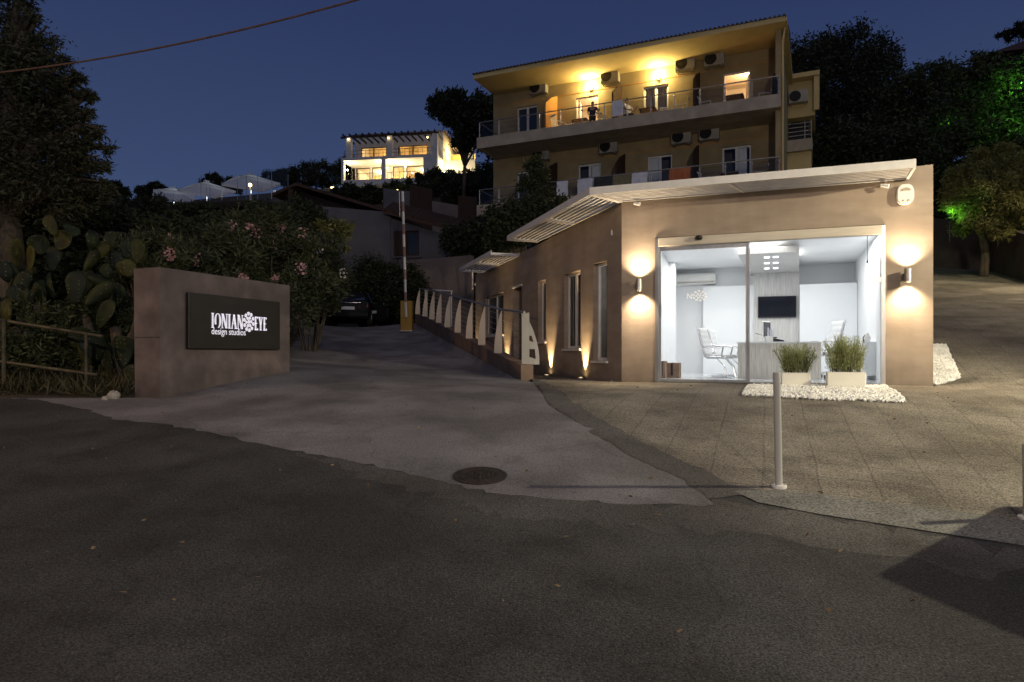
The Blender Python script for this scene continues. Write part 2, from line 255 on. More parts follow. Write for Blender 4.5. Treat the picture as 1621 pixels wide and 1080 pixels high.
# ------------------------------------------------------------------ mesh builder
class MB:
    def __init__(s): s.v = []; s.f = []
    def add(s, vs, fs):
        o = len(s.v); s.v += [tuple(v) for v in vs]; s.f += [tuple(i+o for i in f) for f in fs]; return s
    def box(s, x0, x1, y0, y1, z0, z1):
        return s.add([(x0, y0, z0), (x1, y0, z0), (x1, y1, z0), (x0, y1, z0), (x0, y0, z1), (x1, y0, z1), (x1, y1, z1), (x0, y1, z1)],
                     [(0, 3, 2, 1), (4, 5, 6, 7), (0, 1, 5, 4), (1, 2, 6, 5), (2, 3, 7, 6), (3, 0, 4, 7)])
    def rbox(s, x0, x1, y0, y1, z0, z1, r=.02):
        """box with chamfered vertical and top edges"""
        r = min(r, (x1-x0)*.45, (y1-y0)*.45, (z1-z0)*.45)
        def ring(i, z): return [(x0+r+i, y0+i, z), (x1-r-i, y0+i, z), (x1-i, y0+r+i, z), (x1-i, y1-r-i, z), (x1-r-i, y1-i, z), (x0+r+i, y1-i, z), (x0+i, y1-r-i, z), (x0+i, y0+r+i, z)]
        rs = [ring(r*.7, z0), ring(0, z0+r), ring(0, z1-r), ring(r*.7, z1)]
        vs = [p for q in rs for p in q]; fs = [tuple(reversed(range(8))), tuple(range(24, 32))]
        for k in range(3):
            for i in range(8): j = (i+1) % 8; fs.append((k*8+i, k*8+j, k*8+8+j, k*8+8+i))
        return s.add(vs, fs)
    def cyl(s, p0, p1, r0, r1=None, n=10, cap=True):
        r1 = r0 if r1 is None else r1; p0 = Vector(p0); p1 = Vector(p1); a = (p1-p0)
        if a.length < 1e-9: return s
        a.normalize(); t = Vector((1, 0, 0)) if abs(a.x) < .8 else Vector((0, 1, 0)); b = a.cross(t).normalized(); c = a.cross(b)
        vs = []; 
        for p, r in ((p0, r0), (p1, r1)):
            for i in range(n): th = 2*math.pi*i/n; vs.append(p+(b*math.cos(th)+c*math.sin(th))*r)
        fs = [(i, (i+1) % n, n+(i+1) % n, n+i) for i in range(n)]
        if cap: fs += [tuple(reversed(range(n))), tuple(range(n, 2*n))]
        return s.add(vs, fs)
    def tube(s, pts, r, n=8):
        rs = r if isinstance(r, (list, tuple)) else [r]*len(pts)
        for i in range(len(pts)-1): s.cyl(pts[i], pts[i+1], rs[i], rs[i+1], n)
        return s
    def lathe(s, prof, n=20, c=(0, 0, 0)):
        vs = []; m = len(prof)
        for r, z in prof:
            for i in range(n): th = 2*math.pi*i/n; vs.append((c[0]+r*math.cos(th), c[1]+r*math.sin(th), c[2]+z))
        fs = [(k*n+i, k*n+(i+1) % n, (k+1)*n+(i+1) % n, (k+1)*n+i) for k in range(m-1) for i in range(n)]
        fs += [tuple(reversed(range(n))), tuple(range((m-1)*n, m*n))]
        return s.add(vs, fs)
    def ball(s, c, r, n=10, m=7, rot=None):
        vs = []; r = r if isinstance(r, (tuple, list)) else (r, r, r); c = Vector(c)
        for k in range(m+1):
            ph = math.pi*k/m
            for i in range(n):
                th = 2*math.pi*i/n; p = Vector((r[0]*math.sin(ph)*math.cos(th), r[1]*math.sin(ph)*math.sin(th), -r[2]*math.cos(ph)))
                if rot is not None: p = rot @ p
                vs.append(c+p)
        return s.add(vs, [(k*n+i, k*n+(i+1) % n, (k+1)*n+(i+1) % n, (k+1)*n+i) for k in range(m) for i in range(n)])
    def poly(s, pts, y0, y1):
        """extrude an (x,z) outline along y"""
        n = len(pts); vs = [(x, y0, z) for x, z in pts]+[(x, y1, z) for x, z in pts]
        return s.add(vs, [tuple(range(n)), tuple(reversed(range(n, 2*n)))]+[(i, i+n, (i+1) % n+n, (i+1) % n) for i in range(n)])
    def prism(s, pts, z0, z1):
        n = len(pts); vs = [(p[0], p[1], z0) for p in pts]+[(p[0], p[1], z1) for p in pts]
        return s.add(vs, [tuple(reversed(range(n))), tuple(range(n, 2*n))]+[(i, (i+1) % n, (i+1) % n+n, i+n) for i in range(n)])
    def xf(s, mat, start=0):
        s.v[start:] = [tuple(mat @ Vector(v)) for v in s.v[start:]]; return s
    def build(s, name, mat, parent=None, loc=(0, 0, 0), rz=0, smooth=False, fix=True):
        me = bpy.data.meshes.new(name); me.from_pydata(s.v, [], s.f); me.update()
        if fix:
            bm = bmesh.new(); bm.from_mesh(me); bmesh.ops.recalc_face_normals(bm, faces=bm.faces); bm.to_mesh(me); bm.free()
        if smooth: me.polygons.foreach_set('use_smooth', [True]*len(me.polygons))
        me.materials.append(mat)
        o = bpy.data.objects.new(name, me); col.objects.link(o)
        o.location = loc; o.rotation_euler = (0, 0, rz)
        if parent: o.parent = parent
        return o
def tag(o, label=None, cat=None, group=None, kind=None):
    if label: o['label'] = label
    if cat: o['category'] = cat
    if group: o['group'] = group
    if kind: o['kind'] = kind
    return o
def thing(name, label, cat, loc=(0, 0, 0), rz=0, group=None):
    o = bpy.data.objects.new(name, None); o.empty_display_size = .3; col.objects.link(o)
    o.location = loc; o.rotation_euler = (0, 0, rz); return tag(o, label, cat, group)
def kids(o): return [c for c in bpy.data.objects if c.parent == o]
def copy_tree(o, parent=None):
    ch = kids(o); c = o.copy(); col.objects.link(c)
    if parent: c.parent = parent
    for k in ch: copy_tree(k, c)
    return c
def dup(o, loc, rz, label, scale=None):
    c = copy_tree(o); c.location = loc; c.rotation_euler = (0, 0, rz); c['label'] = label
    if scale: c.scale = scale
    return c
def light(kind, name, loc, power, color, parent=None, size=.1, spot=None, blend=.5, aim=None):
    d = bpy.data.lights.new(name, kind); d.energy = power; d.color = color
    if kind in ('POINT', 'SPOT'): d.shadow_soft_size = size
    if kind == 'AREA': d.shape = 'RECTANGLE'; d.size = size[0]; d.size_y = size[1]
    if kind == 'SPOT': d.spot_size = math.radians(spot); d.spot_blend = blend
    o = bpy.data.objects.new(name, d); col.objects.link(o); o.location = loc
    if aim is not None: o.rotation_euler = Vector(aim).to_track_quat('-Z', 'Y').to_euler()
    if parent: o.parent = parent
    return o

def wall(name, mat, u0, u1, zb, zt0, zt1, th, openings, parent, d0=0., rz=0, loc=(0, 0, 0), reveal=True):
    """wall along local x from u0 to u1, face at y=d0, thickness th, sloped top, rectangular openings (u0,u1,z0,z1)"""
    m = MB(); us = sorted(set([u0, u1]+[o[0] for o in openings]+[o[1] for o in openings]))
    us = [u for u in us if u0-1e-6 <= u <= u1+1e-6]
    top = lambda u: zt0+(zt1-zt0)*(u-u0)/(u1-u0)
    for a, b in zip(us[:-1], us[1:]):
        mid = (a+b)/2; ops = sorted([o for o in openings if o[0] < mid < o[1]], key=lambda o: o[2])
        z = zb; segs = []
        for o in ops: segs.append((z, o[2])); z = o[3]
        segs.append((z, None))
        for s0, s1 in segs:
            if s1 is None:
                for d, fl in ((d0, 0), (d0+th, 1)):
                    q = [(a, d, s0), (b, d, s0), (b, d, top(b)), (a, d, top(a))]; m.add(q if not fl else q[::-1], [(0, 1, 2, 3)])
            elif s1 > s0+1e-5:
                for d, fl in ((d0, 0), (d0+th, 1)):
                    q = [(a, d, s0), (b, d, s0), (b, d, s1), (a, d, s1)]; m.add(q if not fl else q[::-1], [(0, 1, 2, 3)])
        m.add([(a, d0, top(a)), (b, d0, top(b)), (b, d0+th, top(b)), (a, d0+th, top(a))], [(0, 1, 2, 3)])
    for u, k in ((u0, 1), (u1, 0)):
        q = [(u, d0, zb), (u, d0+th, zb), (u, d0+th, top(u)), (u, d0, top(u))]; m.add(q if not k else q[::-1], [(0, 1, 2, 3)])
    for (a, b, s0, s1) in openings:
        y0, y1 = d0, d0+th
        m.add([(a, y0, s0), (a, y1, s0), (a, y1, s1), (a, y0, s1)], [(0, 1, 2, 3)])
        m.add([(b, y0, s0), (b, y0, s1), (b, y1, s1), (b, y1, s0)], [(0, 1, 2, 3)])
        m.add([(a, y0, s1), (a, y1, s1), (b, y1, s1), (b, y0, s1)], [(0, 1, 2, 3)])
        if s0 > zb+1e-4: m.add([(a, y0, s0), (b, y0, s0), (b, y1, s0), (a, y1, s0)], [(0, 1, 2, 3)])
    return m.build(name, mat, parent, loc, rz, fix=False)

def window_unit(parent, a, b, z0, z1, y, mat, panes=2, fw=.05, glass=None, curtain=None, name='window', depth=.05):
    """frame (part) with panes (sub-part)"""
    m = MB(); m.box(a, b, y, y+depth, z0, z0+fw); m.box(a, b, y, y+depth, z1-fw, z1)
    m.box(a, a+fw, y, y+depth, z0+fw, z1-fw); m.box(b-fw, b, y, y+depth, z0+fw, z1-fw)
    for k in range(1, panes): c = a+(b-a)*k/panes; m.box(c-fw*.8, c+fw*.8, y-.004, y+depth-.004, z0+fw, z1-fw)
    w = m.build(name, mat, parent)
    g = MB().add([(a+fw, y+depth/2, z0+fw), (b-fw, y+depth/2, z0+fw), (b-fw, y+depth/2, z1-fw), (a+fw, y+depth/2, z1-fw)], [(0, 1, 2, 3)])
    g.build('pane', glass or M['glass_dark'], w)
    if curtain:
        c = MB(); n = 24; y2 = y+depth+.1
        pts = [(a+(b-a)*i/n, y2+.03*math.sin(i*1.9)) for i in range(n+1)]
        vs = [(p[0], p[1], z0) for p in pts]+[(p[0], p[1], z1) for p in pts]
        c.add(vs, [(i, i+1, n+2+i, n+1+i) for i in range(n)]); c.build('curtain', curtain, w, fix=False)
    return w

# ------------------------------------------------------------------ terrain
F = Frame(2.08, 12.92, FANG)                                    # office front
S = Frame(-1.27, 23.8, math.atan2(-.956, .294))                 # office side wall, u ends at 11.38
SL = math.hypot(2.08+1.27, 12.92-23.8)
ctrl = []
plane = lambda y: .05+.148*(y-3.35)
for y in (-3, 0, 3.35, 6, 8.3):
    for x in (-14, -9, -5, -1.5, 2, 5, 9): ctrl.append((x, y, plane(y)))
for q in ((-5.1, 9.9, .97), (-7, 9.8, .98), (-11, 9.8, 1.0), (-2.5, 10, 1.0), (0, 10.2, 1.0), (2.3, 10.2, 1.02), (4.4, 10.0, 1.03), (6.5, 9.8, 1.02), (9, 9.8, 1.05),
          (2.08, 12.92, 1.1), (4.5, 12, 1.1), (6.87, 11.14, 1.1), (.3, 13.8, 1.12), (-4.07, 12.5, 1.31), (-1.8, 12.3, 1.15),
          (-.55, 16.6, 1.31), (-2.56, 23.3, 2.25), (-4.0, 28, 2.95), (-5.6, 17, 1.6), (-7.2, 22.5, 2.3), (-8.5, 28, 2.97), (-6, 34, 3.1), (-10, 34, 3.3), (-3, 33, 3.1),
          (-8, 13, 1.5), (-12, 14, 2.0), (-10, 20, 2.9), (-14, 28, 5.2), (-20, 20, 4.5), (-24, 54, 13.6), (-17, 50, 12), (-12, 60, 15), (-12, 75, 20.5), (-12, 85, 21.9), (-20, 82, 21.8), (-4, 84, 21.8), (-35, 90, 20),
          (-70, 90, 16), (-60, 50, 11), (-40, 30, 7), (10, 80, 24), (20, 110, 34), (-20, 120, 27),
          (8.2, 13, 1.62), (9, 16, 2.3), (12, 20, 3.15), (16, 25, 4.3), (20.4, 32, 5.9), (14, 32, 6.0), (30, 34, 7.2), (24, 22, 4.2), (14, 12, 1.7), (22, 12, 2.0), (24, 45, 11), (40, 60, 17),
          (5, 31, 5), (0, 34, 5), (12, 34, 6), (12, 42, 10), (0, 50, 10), (6, 60, 16), (-7, 42, 5.5), (2, 25.5, 3.6), (7, 24, 3.6),
          (-250, 250, 10), (-120, 220, 24), (0, 260, 55), (150, 250, 60), (300, 200, 50), (-300, 0, -6), (300, 0, 5), (0, -200, -14), (-200, -200, -12), (200, -200, -10), (0, -60, -6), (80, 20, 6), (-80, 10, 3)): ctrl.append(q)
C_ = np.array(ctrl, float)
def _phi(d): return d                      # biharmonic-like |r| kernel: gentle, no overshoot
_n = len(C_); D_ = np.linalg.norm(C_[:, None, :2]-C_[None, :, :2], axis=2)
A_ = np.zeros((_n+3, _n+3)); A_[:_n, :_n] = np.sqrt(D_**2+1.5**2)+np.eye(_n)*-.02; A_[:_n, _n] = 1; A_[:_n, _n+1:] = C_[:, :2]; A_[_n, :_n] = 1; A_[_n+1:, :_n] = C_[:, :2].T
W_ = np.linalg.solve(A_, np.concatenate([C_[:, 2], np.zeros(3)]))
def Dh(x, y):
    x = np.atleast_1d(np.asarray(x, float)); y = np.atleast_1d(np.asarray(y, float))
    d = np.sqrt((x[:, None]-C_[:, 0])**2+(y[:, None]-C_[:, 1])**2+1.5**2)
    return d @ W_[:_n]+W_[_n]+W_[_n+1]*x+W_[_n+2]*y
def dh(x, y): return float(Dh(x, y)[0])
fr_ = F.xy(5.11); bk = F.xy(5.11, 8.2); bk2 = (3.2, 25.4)
OFFICE = [F.xy(0), fr_, bk, bk2, (-1.27, 23.8)]
RA = (.27, 13.86); RB = (-3.67, 27.0)                            # railing line on top of the low wall
LOWP = [(.42, 13.3), F.xy(0), fr_, bk, bk2, (-.2, 28.5), (-3.75, 28.2)]
def sdist(px, py, poly):
    n = len(poly); inside = np.zeros(len(px), bool); dm = np.full(len(px), 1e9)
    for i in range(n):
        x0, y0 = poly[i]; x1, y1 = poly[(i+1) % n]
        c = ((y0 > py) != (y1 > py)) & (px < (x1-x0)*(py-y0)/(y1-y0+1e-12)+x0); inside ^= c
        t = np.clip(((px-x0)*(x1-x0)+(py-y0)*(y1-y0))/((x1-x0)**2+(y1-y0)**2), 0, 1)
        dm = np.minimum(dm, np.hypot(px-x0-t*(x1-x0), py-y0-t*(y1-y0)))
    return np.where(inside, -dm, dm)
def Th(x, y):
    z = Dh(x, y)-.02; s = sdist(x, y, LOWP); t = np.clip((.75-s)/.6, 0, 1); t = t*t*(3-2*t)
    return z*(1-t)+np.minimum(z, 1.07)*t
def axis(lo, hi, f0, f1, fine, grow=1.18):
    a = list(np.arange(f0, f1+1e-6, fine)); s = fine; x = f1
    while x < hi: s *= grow; x += s; a.append(min(x, hi))
    s = fine; x = f0; b = []
    while x > lo: s *= grow; x -= s; b.append(max(x, lo))
    return np.array(b[::-1]+a)
gx = axis(-420, 420, -12, 14, .3); gy = axis(-300, 420, 0, 32, .3)
X, Y = np.meshgrid(gx, gy); Zt = Th(X.ravel(), Y.ravel())
far = np.hypot(X.ravel(), Y.ravel()-20); amp = np.clip((far-45)/60, 0, 1)
Zt += amp*(1.6*np.sin(X.ravel()*.07+1)*np.cos(Y.ravel()*.055)+.7*np.sin(X.ravel()*.23)*np.sin(Y.ravel()*.19+2))
g = MB(); nx = len(gx)
g.v = [tuple(p) for p in np.stack([X.ravel(), Y.ravel(), Zt], 1)]
g.f = [(j*nx+i, j*nx+i+1, (j+1)*nx+i+1, (j+1)*nx+i) for j in range(len(gy)-1) for i in range(nx-1)]
tag(g.build('ground', M['earth'], smooth=True, fix=False), kind='structure')

def on_ground(px, py):
    """ground point seen at a pixel (marching the ray)"""
    dx = (px-HX)/FPX; dz = (HY-py)/FPX; Yv = np.arange(2.5, 60, .02); z = Dh(dx*Yv, Yv); ray = CAMZ+dz*Yv
    k = np.argmax(ray < z); return (dx*Yv[k], Yv[k])
def jag(pts, amp=.04, step=.18, seed=1, closed=True):
    r = random.Random(seed); out = []; n = len(pts)
    for i in range(n if closed else n-1):
        a, b = Vector(pts[i]), Vector(pts[(i+1) % n]); L = (b-a).length; k = max(1, int(L/step)) if L < 30 else 1
        for j in range(k):
            p = a.lerp(b, j/k)
            if j: p += Vector((r.gauss(0, amp), r.gauss(0, amp)))
            out.append(tuple(p))
    return out
def sheet(name, poly, off, mat, step=.4, kind='structure', hf=dh, label=None, cat=None, parent=None, name_part=None):
    P_ = np.array(poly); x0, y0 = P_.min(0); x1, y1 = P_.max(0)
    gx_ = np.arange(x0, x1, step); gy_ = np.arange(y0, y1, step); XX, YY = np.meshgrid(gx_, gy_); XX = XX.ravel(); YY = YY.ravel()
    ins = sdist(XX, YY, poly) < -.08; pts = [Vector(p) for p in poly]+[Vector((a, b)) for a, b in zip(XX[ins], YY[ins])]
    n = len(poly)
    r = delaunay_2d_cdt(pts, [], [list(range(n))], 1, 1e-5)
    vs = np.array([tuple(v) for v in r[0]]); z = Dh(vs[:, 0], vs[:, 1])+off
    me = bpy.data.meshes.new(name); me.from_pydata([(a, b, c) for (a, b), c in zip(vs, z)], [], [tuple(f) for f in r[2]]); me.update()
    bm = bmesh.new(); bm.from_mesh(me)
    for f in bm.faces:
        if f.normal.z < 0: f.normal_flip()
    bm.to_mesh(me); bm.free(); me.materials.append(mat); me.polygons.foreach_set('use_smooth', [True]*len(me.polygons))
    o = bpy.data.objects.new(name, me); col.objects.link(o)
    if kind: o['kind'] = kind
    return tag(o, label, cat)

# road: everything in front of the driveway / paver edge
edge_px = [(0, 631), (60, 633), (130, 648), (190, 666), (265, 672), (350, 690), (450, 712), (560, 731), (620, 745), (700, 762), (790, 782), (880, 792), (1000, 800), (1130, 800)]
drive_edge = [on_ground(*p) for p in edge_px]
gut_top = [on_ground(*p) for p in ((1160, 778), (1240, 779), (1330, 789), (1440, 803), (1540, 815), (1621, 828))]
gut_bot = [on_ground(*p) for p in ((1200, 797), (1290, 815), (1400, 833), (1500, 847), (1621, 866))]
g0 = gut_bot[-1]; gdir = Vector((gut_bot[-1][0]-gut_bot[0][0], gut_bot[-1][1]-gut_bot[0][1])).normalized()
gut_bot.append((g0[0]+gdir.x*14, g0[1]+gdir.y*14)); gt = gut_top[-1]; gut_top.append((gt[0]+gdir.x*14, gt[1]+gdir.y*14))
L0 = drive_edge[0]
road_poly = [(-60, -25), (60, -25), (60, gut_bot[-1][1]-2)]+[(gut_bot[-1][0], gut_bot[-1][1]+.25)]+[(p[0], p[1]+.2) for p in gut_bot[-2::-1]]+[(p[0], p[1]+.3) for p in drive_edge[:0:-1]]+[(L0[0], L0[1]+.02), (L0[0]-10, L0[1]+.1), (-60, L0[1]+1)]
sheet('road', jag(road_poly, .018, .12, 3), .0, M['asphalt'], .4)
# driveway: concrete, up to the crest
dl = [on_ground(*p) for p in ((190, 640), (300, 627), (452, 590), (462, 560), (468, 530))]
drive_poly = [(L0[0]-2, L0[1]+.06)]+jag(drive_edge, .022, .1, 21, False)+[drive_edge[-1]]+[on_ground(*p) for p in ((1090, 760), (1010, 716), (930, 668), (870, 630), (845, 606))]+[(.10, 13.8), (-3.84, 27.0), (-4.4, 34), (-12, 34), (-9.2, 29), (-7.3, 22.5), (-5.55, 17.), (-4.15, 12.7), (-5.2, 9.98), (-6.9, 9.82)]
sheet('driveway', drive_poly, .003, M['driveway'], .4)
# paving in front of and beside the office
pv = [on_ground(*p) for p in ((862, 606), (905, 640), (990, 690), (1080, 733), (1150, 768), (1190, 781))]
pav_poly = [(.50, 13.75)]+pv+gut_top[1:]+[(22, 4.0), (24, 12), (26, 24), (24, 34), (15.2, 34), (13, 27), (bk[0]+.3, bk[1]), (6.87+.02, 11.10), (2.08-.02, 12.88)]
sheet('paved_forecourt', pav_poly, .0045, M['pavers'], .4)
sheet('tar_strip', jag([on_ground(*p) for p in ((838, 598), (862, 603), (905, 637), (990, 688), (1080, 731), (1150, 766), (1215, 781), (1120, 792), (1085, 762), (1000, 724), (925, 676), (868, 640))], .02, .12, 9), .006, M['tar_strip'], .3)
sheet('gutter_strip', gut_top[:1]+gut_top[1:]+gut_bot[::-1], .0075, M['gutter'], .4)
# path between railing wall and office side
m = MB(); m.add([(.45, 13.4, 1.10), (2.0, 12.95, 1.10), (-1.2, 23.8, 1.10), (-3.2, 27.4, 1.10)], [(0, 1, 2, 3)])
tag(m.build('side_path', M['pavers']), kind='structure')
# patched asphalt apron between gutter and road
sheet('road_patch', jag([on_ground(*p) for p in ((470, 716), (560, 731), (700, 760), (790, 780), (880, 790), (1000, 799), (1190, 800), (1290, 817), (1400, 836), (1621, 872), (1700, 905), (1500, 905), (1330, 872), (1180, 842), (1000, 836), (850, 826), (740, 802), (640, 770), (540, 741))], .06, .1, 5), .0015, ground_mat('worn_asphalt_patch', (.083, .081, .078), (.115, .11, .104), (.2, .19, .175), (.075, .072, .068), 280, .6, .9, .8), .3)

# manhole cover
mx_, my_ = on_ground(760, 754)
mh = thing('manhole_cover', 'round rusty iron manhole cover sunk in the road', 'manhole cover', (mx_, my_, dh(mx_, my_)))
m = MB(); m.lathe([(.205, .0), (.205, .014), (.18, .018), (.0001, .018)], 32)
for a in range(-4, 5):
    for b in range(-4, 5):
        if a*a+b*b < 17: m.box(a*.037-.011, a*.037+.011, b*.037-.011, b*.037+.011, .018, .023)
o = m.build('cover', M['manhole'], mh)
m = MB(); m.lathe([(.25, .0), (.25, .012), (.212, .014), (.212, .0)], 32); m.build('rim', M['manhole'], mh)
mh.rotation_euler = (math.atan(.148), 0, 0)

# ------------------------------------------------------------------ office
office = thing('office_building', 'low taupe rendered office with glazed front and white slatted canopies', 'building')
def FO(name, mb, mat, parent=None, smooth=False):        # in front frame, world baked through object transform
    o = mb.build(name, mat, parent or office, (F.o[0], F.o[1], 0) if (parent or office) is office else (0, 0, 0), F.ang if (parent or office) is office else 0, smooth)
    return o
fz = 1.12; u_l = F.u(1037); u_r = F.u(1402); ZT = 3.79; TH = .32
FW = 5.11
wall('front_wall', M['stucco'], 0, FW, .8, 4.5, 4.72, TH, [(u_l, u_r, .8, ZT)], office, 0, F.ang, (F.o[0], F.o[1], 0))
# doorstep and floor
FO('threshold', MB().box(u_l, u_r, .0, TH, .8, 1.115), M['gutter'])
# side wall openings (px, py measured on the wall face)
def sop(x0, x1, yt, yb):
    a, b = S.u(x0), S.u(x1); c = (x0+x1)/2; return (a, b, S.z(c, yb), S.z(c, yt))
side_ops = [sop(939.5, 961, 415, 571), sop(893, 919, 431, 552), sop(852, 864, 444, 541), (S.u(813), S.u(826), 1.12, S.z(820, 455)), sop(768, 797, 467, 531)]
wall('side_wall', M['stucco'], 0, SL-.004, .8, 4.38, 4.5, .3, side_ops, office, 0, S.ang, (S.o[0], S.o[1], 0))
def SO(name, mb, mat, smooth=False): return mb.build(name, mat, office, (S.o[0], S.o[1], 0), S.ang, smooth)
for i, (a, b, z0, z1) in enumerate(side_ops):
    if i == 3:
        w = window_unit(office, a, b, z0, z1, .22, M['steel'], 1, .06, name='side_door')
    else:
        w = window_unit(office, a, b, z0, z1, .1, M['white_metal'], 2 if i in (1, 4) else 1, .06, glass=M['glass'] if i < 2 else M['glass_dark'], curtain=None)
    w.location = (S.o[0], S.o[1], 0); w.rotation_euler = (0, 0, S.ang)
    if i != 3:
        s = MB().box(a-.05, b+.05, -.05, .2, z0-.05, z0-.004).build('sill', M['white_metal'], w)
    if i == 1:
        c = MB(); n = 40; pts = [(a+.06+(b-a-.12)*k/n, .22+.04*math.sin(k*1.3)) for k in range(n+1)]
        c.add([(p[0], p[1], z0) for p in pts]+[(p[0], p[1], z1) for p in pts], [(k, k+1, n+2+k, n+1+k) for k in range(n)]); c.build('curtain', noise_mat('grey_curtain', (.10, .10, .11), (.16, .16, .17), 3, .9), w, fix=False)
    if i == 3:
        MB().box(a-.05, b+.05, -.04, .0, z1+.004, z1+.05).build('lintel', M['white_metal'], w)
# other walls and roof
def seg_wall(a, b, z0, z1, th, mat, name):
    v = Vector((b[0]-a[0], b[1]-a[1])); ang = math.atan2(v.y, v.x)
    return MB().box(0, v.length, 0, th, z0, z1).build(name, mat, office, (a[0], a[1], 0), ang)
seg_wall((fr_[0]-.0, fr_[1]+.02), bk, .8, 4.6, .25, M['stucco'], 'end_wall')
seg_wall(bk, bk2, .8, 4.45, .25, M['stucco'], 'rear_wall')
seg_wall(bk2, (-1.27, 23.8), .8, 4.4, .25, M['stucco'], 'rear_wall')
MB().prism([F.xy(.15, .15), F.xy(FW-.15, .15), F.xy(FW-.15, 8.0), (3.1, 25.2), (-1.1, 23.6)], 4.2, 4.32).build('roof', M['slab'], office)

# interior (front frame coordinates)
RD = 6.4; CZ = 3.95
uL = F.u(1066, RD); uR = F.u(1353, RD)
FO('floor', MB().box(u_l-.9, FW-.1, TH, RD+.3, .95, fz), M['floor_in'])
FO('ceiling', MB().box(u_l-.9, FW-.1, TH, RD+.3, CZ, CZ+.1), M['plaster_in'])
wall('back_wall', M['plaster_in'], uL-.4, uR+.4, fz, CZ, CZ, .1, [], office, RD, F.ang, (F.o[0], F.o[1], 0))
m = MB(); a0 = u_l-.12; m.add([(a0, TH, fz), (uL, RD, fz), (uL, RD, CZ), (a0, TH, CZ)], [(0, 1, 2, 3)]); m.add([(a0-.08, TH, fz), (uL-.08, RD, fz), (uL-.08, RD, CZ), (a0-.08, TH, CZ)], [(3, 2, 1, 0)])
FO('interior_wall', m, M['plaster_in'])
uRf = u_r+.12
m = MB(); m.add([(uRf, TH, fz), (uR, RD, fz), (uR, RD, CZ), (uRf, TH, CZ)], [(0, 1, 2, 3)]); m.add([(uRf+.06, TH, fz), (uR+.06, RD, fz), (uR+.06, RD, CZ), (uRf+.06, TH, CZ)], [(3, 2, 1, 0)])
FO('interior_wall', m, M['plaster_in'])
# vertical service column at the left
FO('pillar', MB().box(F.u(1056, 4.6), F.u(1068, 4.6), 4.6, 4.9, fz, CZ), M['panel_in'])
# white partitions on the back wall
d = RD-.25
FO('partition', MB().box(F.u(1113, d), F.u(1200, d), d, RD-.004, fz, F.z(1150, 453, d)), M['panel_in'])
d = RD-.7
FO('partition', MB().box(F.u(1266, d), F.u(1357, d), d, RD-.004, fz, F.z(1310, 449, d)), M['panel_in'])
# striated feature panel and its dropped ceiling
d = RD-.45; ua, ub = F.u(1193, d), F.u(1265, d); zdrop = F.z(1225, 432, d)
FO('feature_panel', MB().box(ua, ub, d, RD-.004, fz, zdrop-.002), M['striated'])
d2 = 2.3; uc, ud = F.u(1168, d2), F.u(1265, d2)
m = MB().prism([(uc, d2), (ud, d2), (ub+.02, RD-.006), (ua-.1, RD-.006)], zdrop, zdrop+.13); drop = FO('dropped_ceiling', m, M['striated'])
dl_i = 0
for dd in (2.9, 3.9, 4.9):
    for pxx in (1214, 1228):
        uu = F.u(pxx, dd); FO('downlight', MB().box(uu-.05, uu+.05, dd-.05, dd+.05, zdrop-.014, zdrop-.004), M['cool_lamp'])
# glazing: header, jambs, posts, panes
zh = 3.62
FO('door_header', MB().rbox(u_l+.06, u_r-.05, -.03, .10, zh, ZT-.012, .01), M['header'])
m = MB(); m.box(u_l+.004, u_l+.065, -.02, .12, 1.115, ZT-.014); m.box(u_r-.065, u_r-.004, -.02, .12, 1.115, ZT-.014); m.box(u_l+.07, u_r-.07, .11, .17, ZT-.07, ZT-.014)
FO('door_frame', m, M['steel'])
u_m = F.u(1185)
gd = FO('sliding_door', MB().box(u_l+.07, u_m, .055, .07, 1.13, zh-.01), M['glass'])
m = MB(); m.box(u_m-.05, u_m, .04, .085, 1.12, zh-.006); m.box(u_l+.07, u_m-.05, .045, .08, zh-.075, zh-.006); m.box(u_l+.068, u_l+.10, .045, .08, 1.12, zh-.08); m.box(u_l+.1, u_m-.05, .05, .075, 1.12, 1.16)
m.build('door_rail', M['steel'], gd)
MB().box(F.u(1043), F.u(1046.5), .02, .05, F.z(1045, 500), F.z(1045, 482)).build('door_handle', M['steel'], gd)
FO('fixed_pane', MB().box(u_m+.005, u_r-.07, .0, .012, 1.13, zh-.004), M['glass'])
FO('pane_edge', MB().box(u_m+.004, u_m+.02, -.012, .02, 1.13, zh), M['steel'])
m = MB(); m.box(F.u(1386), F.u(1396), -.005, .03, F.z(1391, 447), F.z(1391, 439)); FO('pane_clamp', m, M['steel'])
FO('door_mat', MB().box(F.u(1062, .5), F.u(1140, .5), .4, .9, fz+.004, fz+.016), M['card'])
# low white cabinet against right wall
dA = 2.2; FO('wall_cabinet', MB().box(F.u(1364, dA), F.u(1396, dA)-.02, dA, dA+1.5, F.z(1380, 595, dA), F.z(1380, 541, dA)), M['panel_in'])

# emblem builder (cluster of petals), in local x (right) z (up), y thickness
def petals(m, cx, cz, rx, rz_, y0, y1, seed=2):
    def petal(r, l, w, a):
        pts = []
        for k in range(12):
            t = 2*math.pi*k/12; q, p = w*math.sin(t)*(1+.35*math.cos(t)), r+l*math.cos(t)
            pts.append((cx+rx*(q*math.cos(a)+p*math.sin(a)), cz+rz_*(-q*math.sin(a)+p*math.cos(a))))
        m.poly(pts, y0, y1)
    petal(0, .20, .15, 0)
    for ring, n, l, w in ((.42, 6, .17, .15), (.84, 10, .19, .185)):
        for k in range(n): petal(ring, l, w, 2*math.pi*(k+ring)/n)
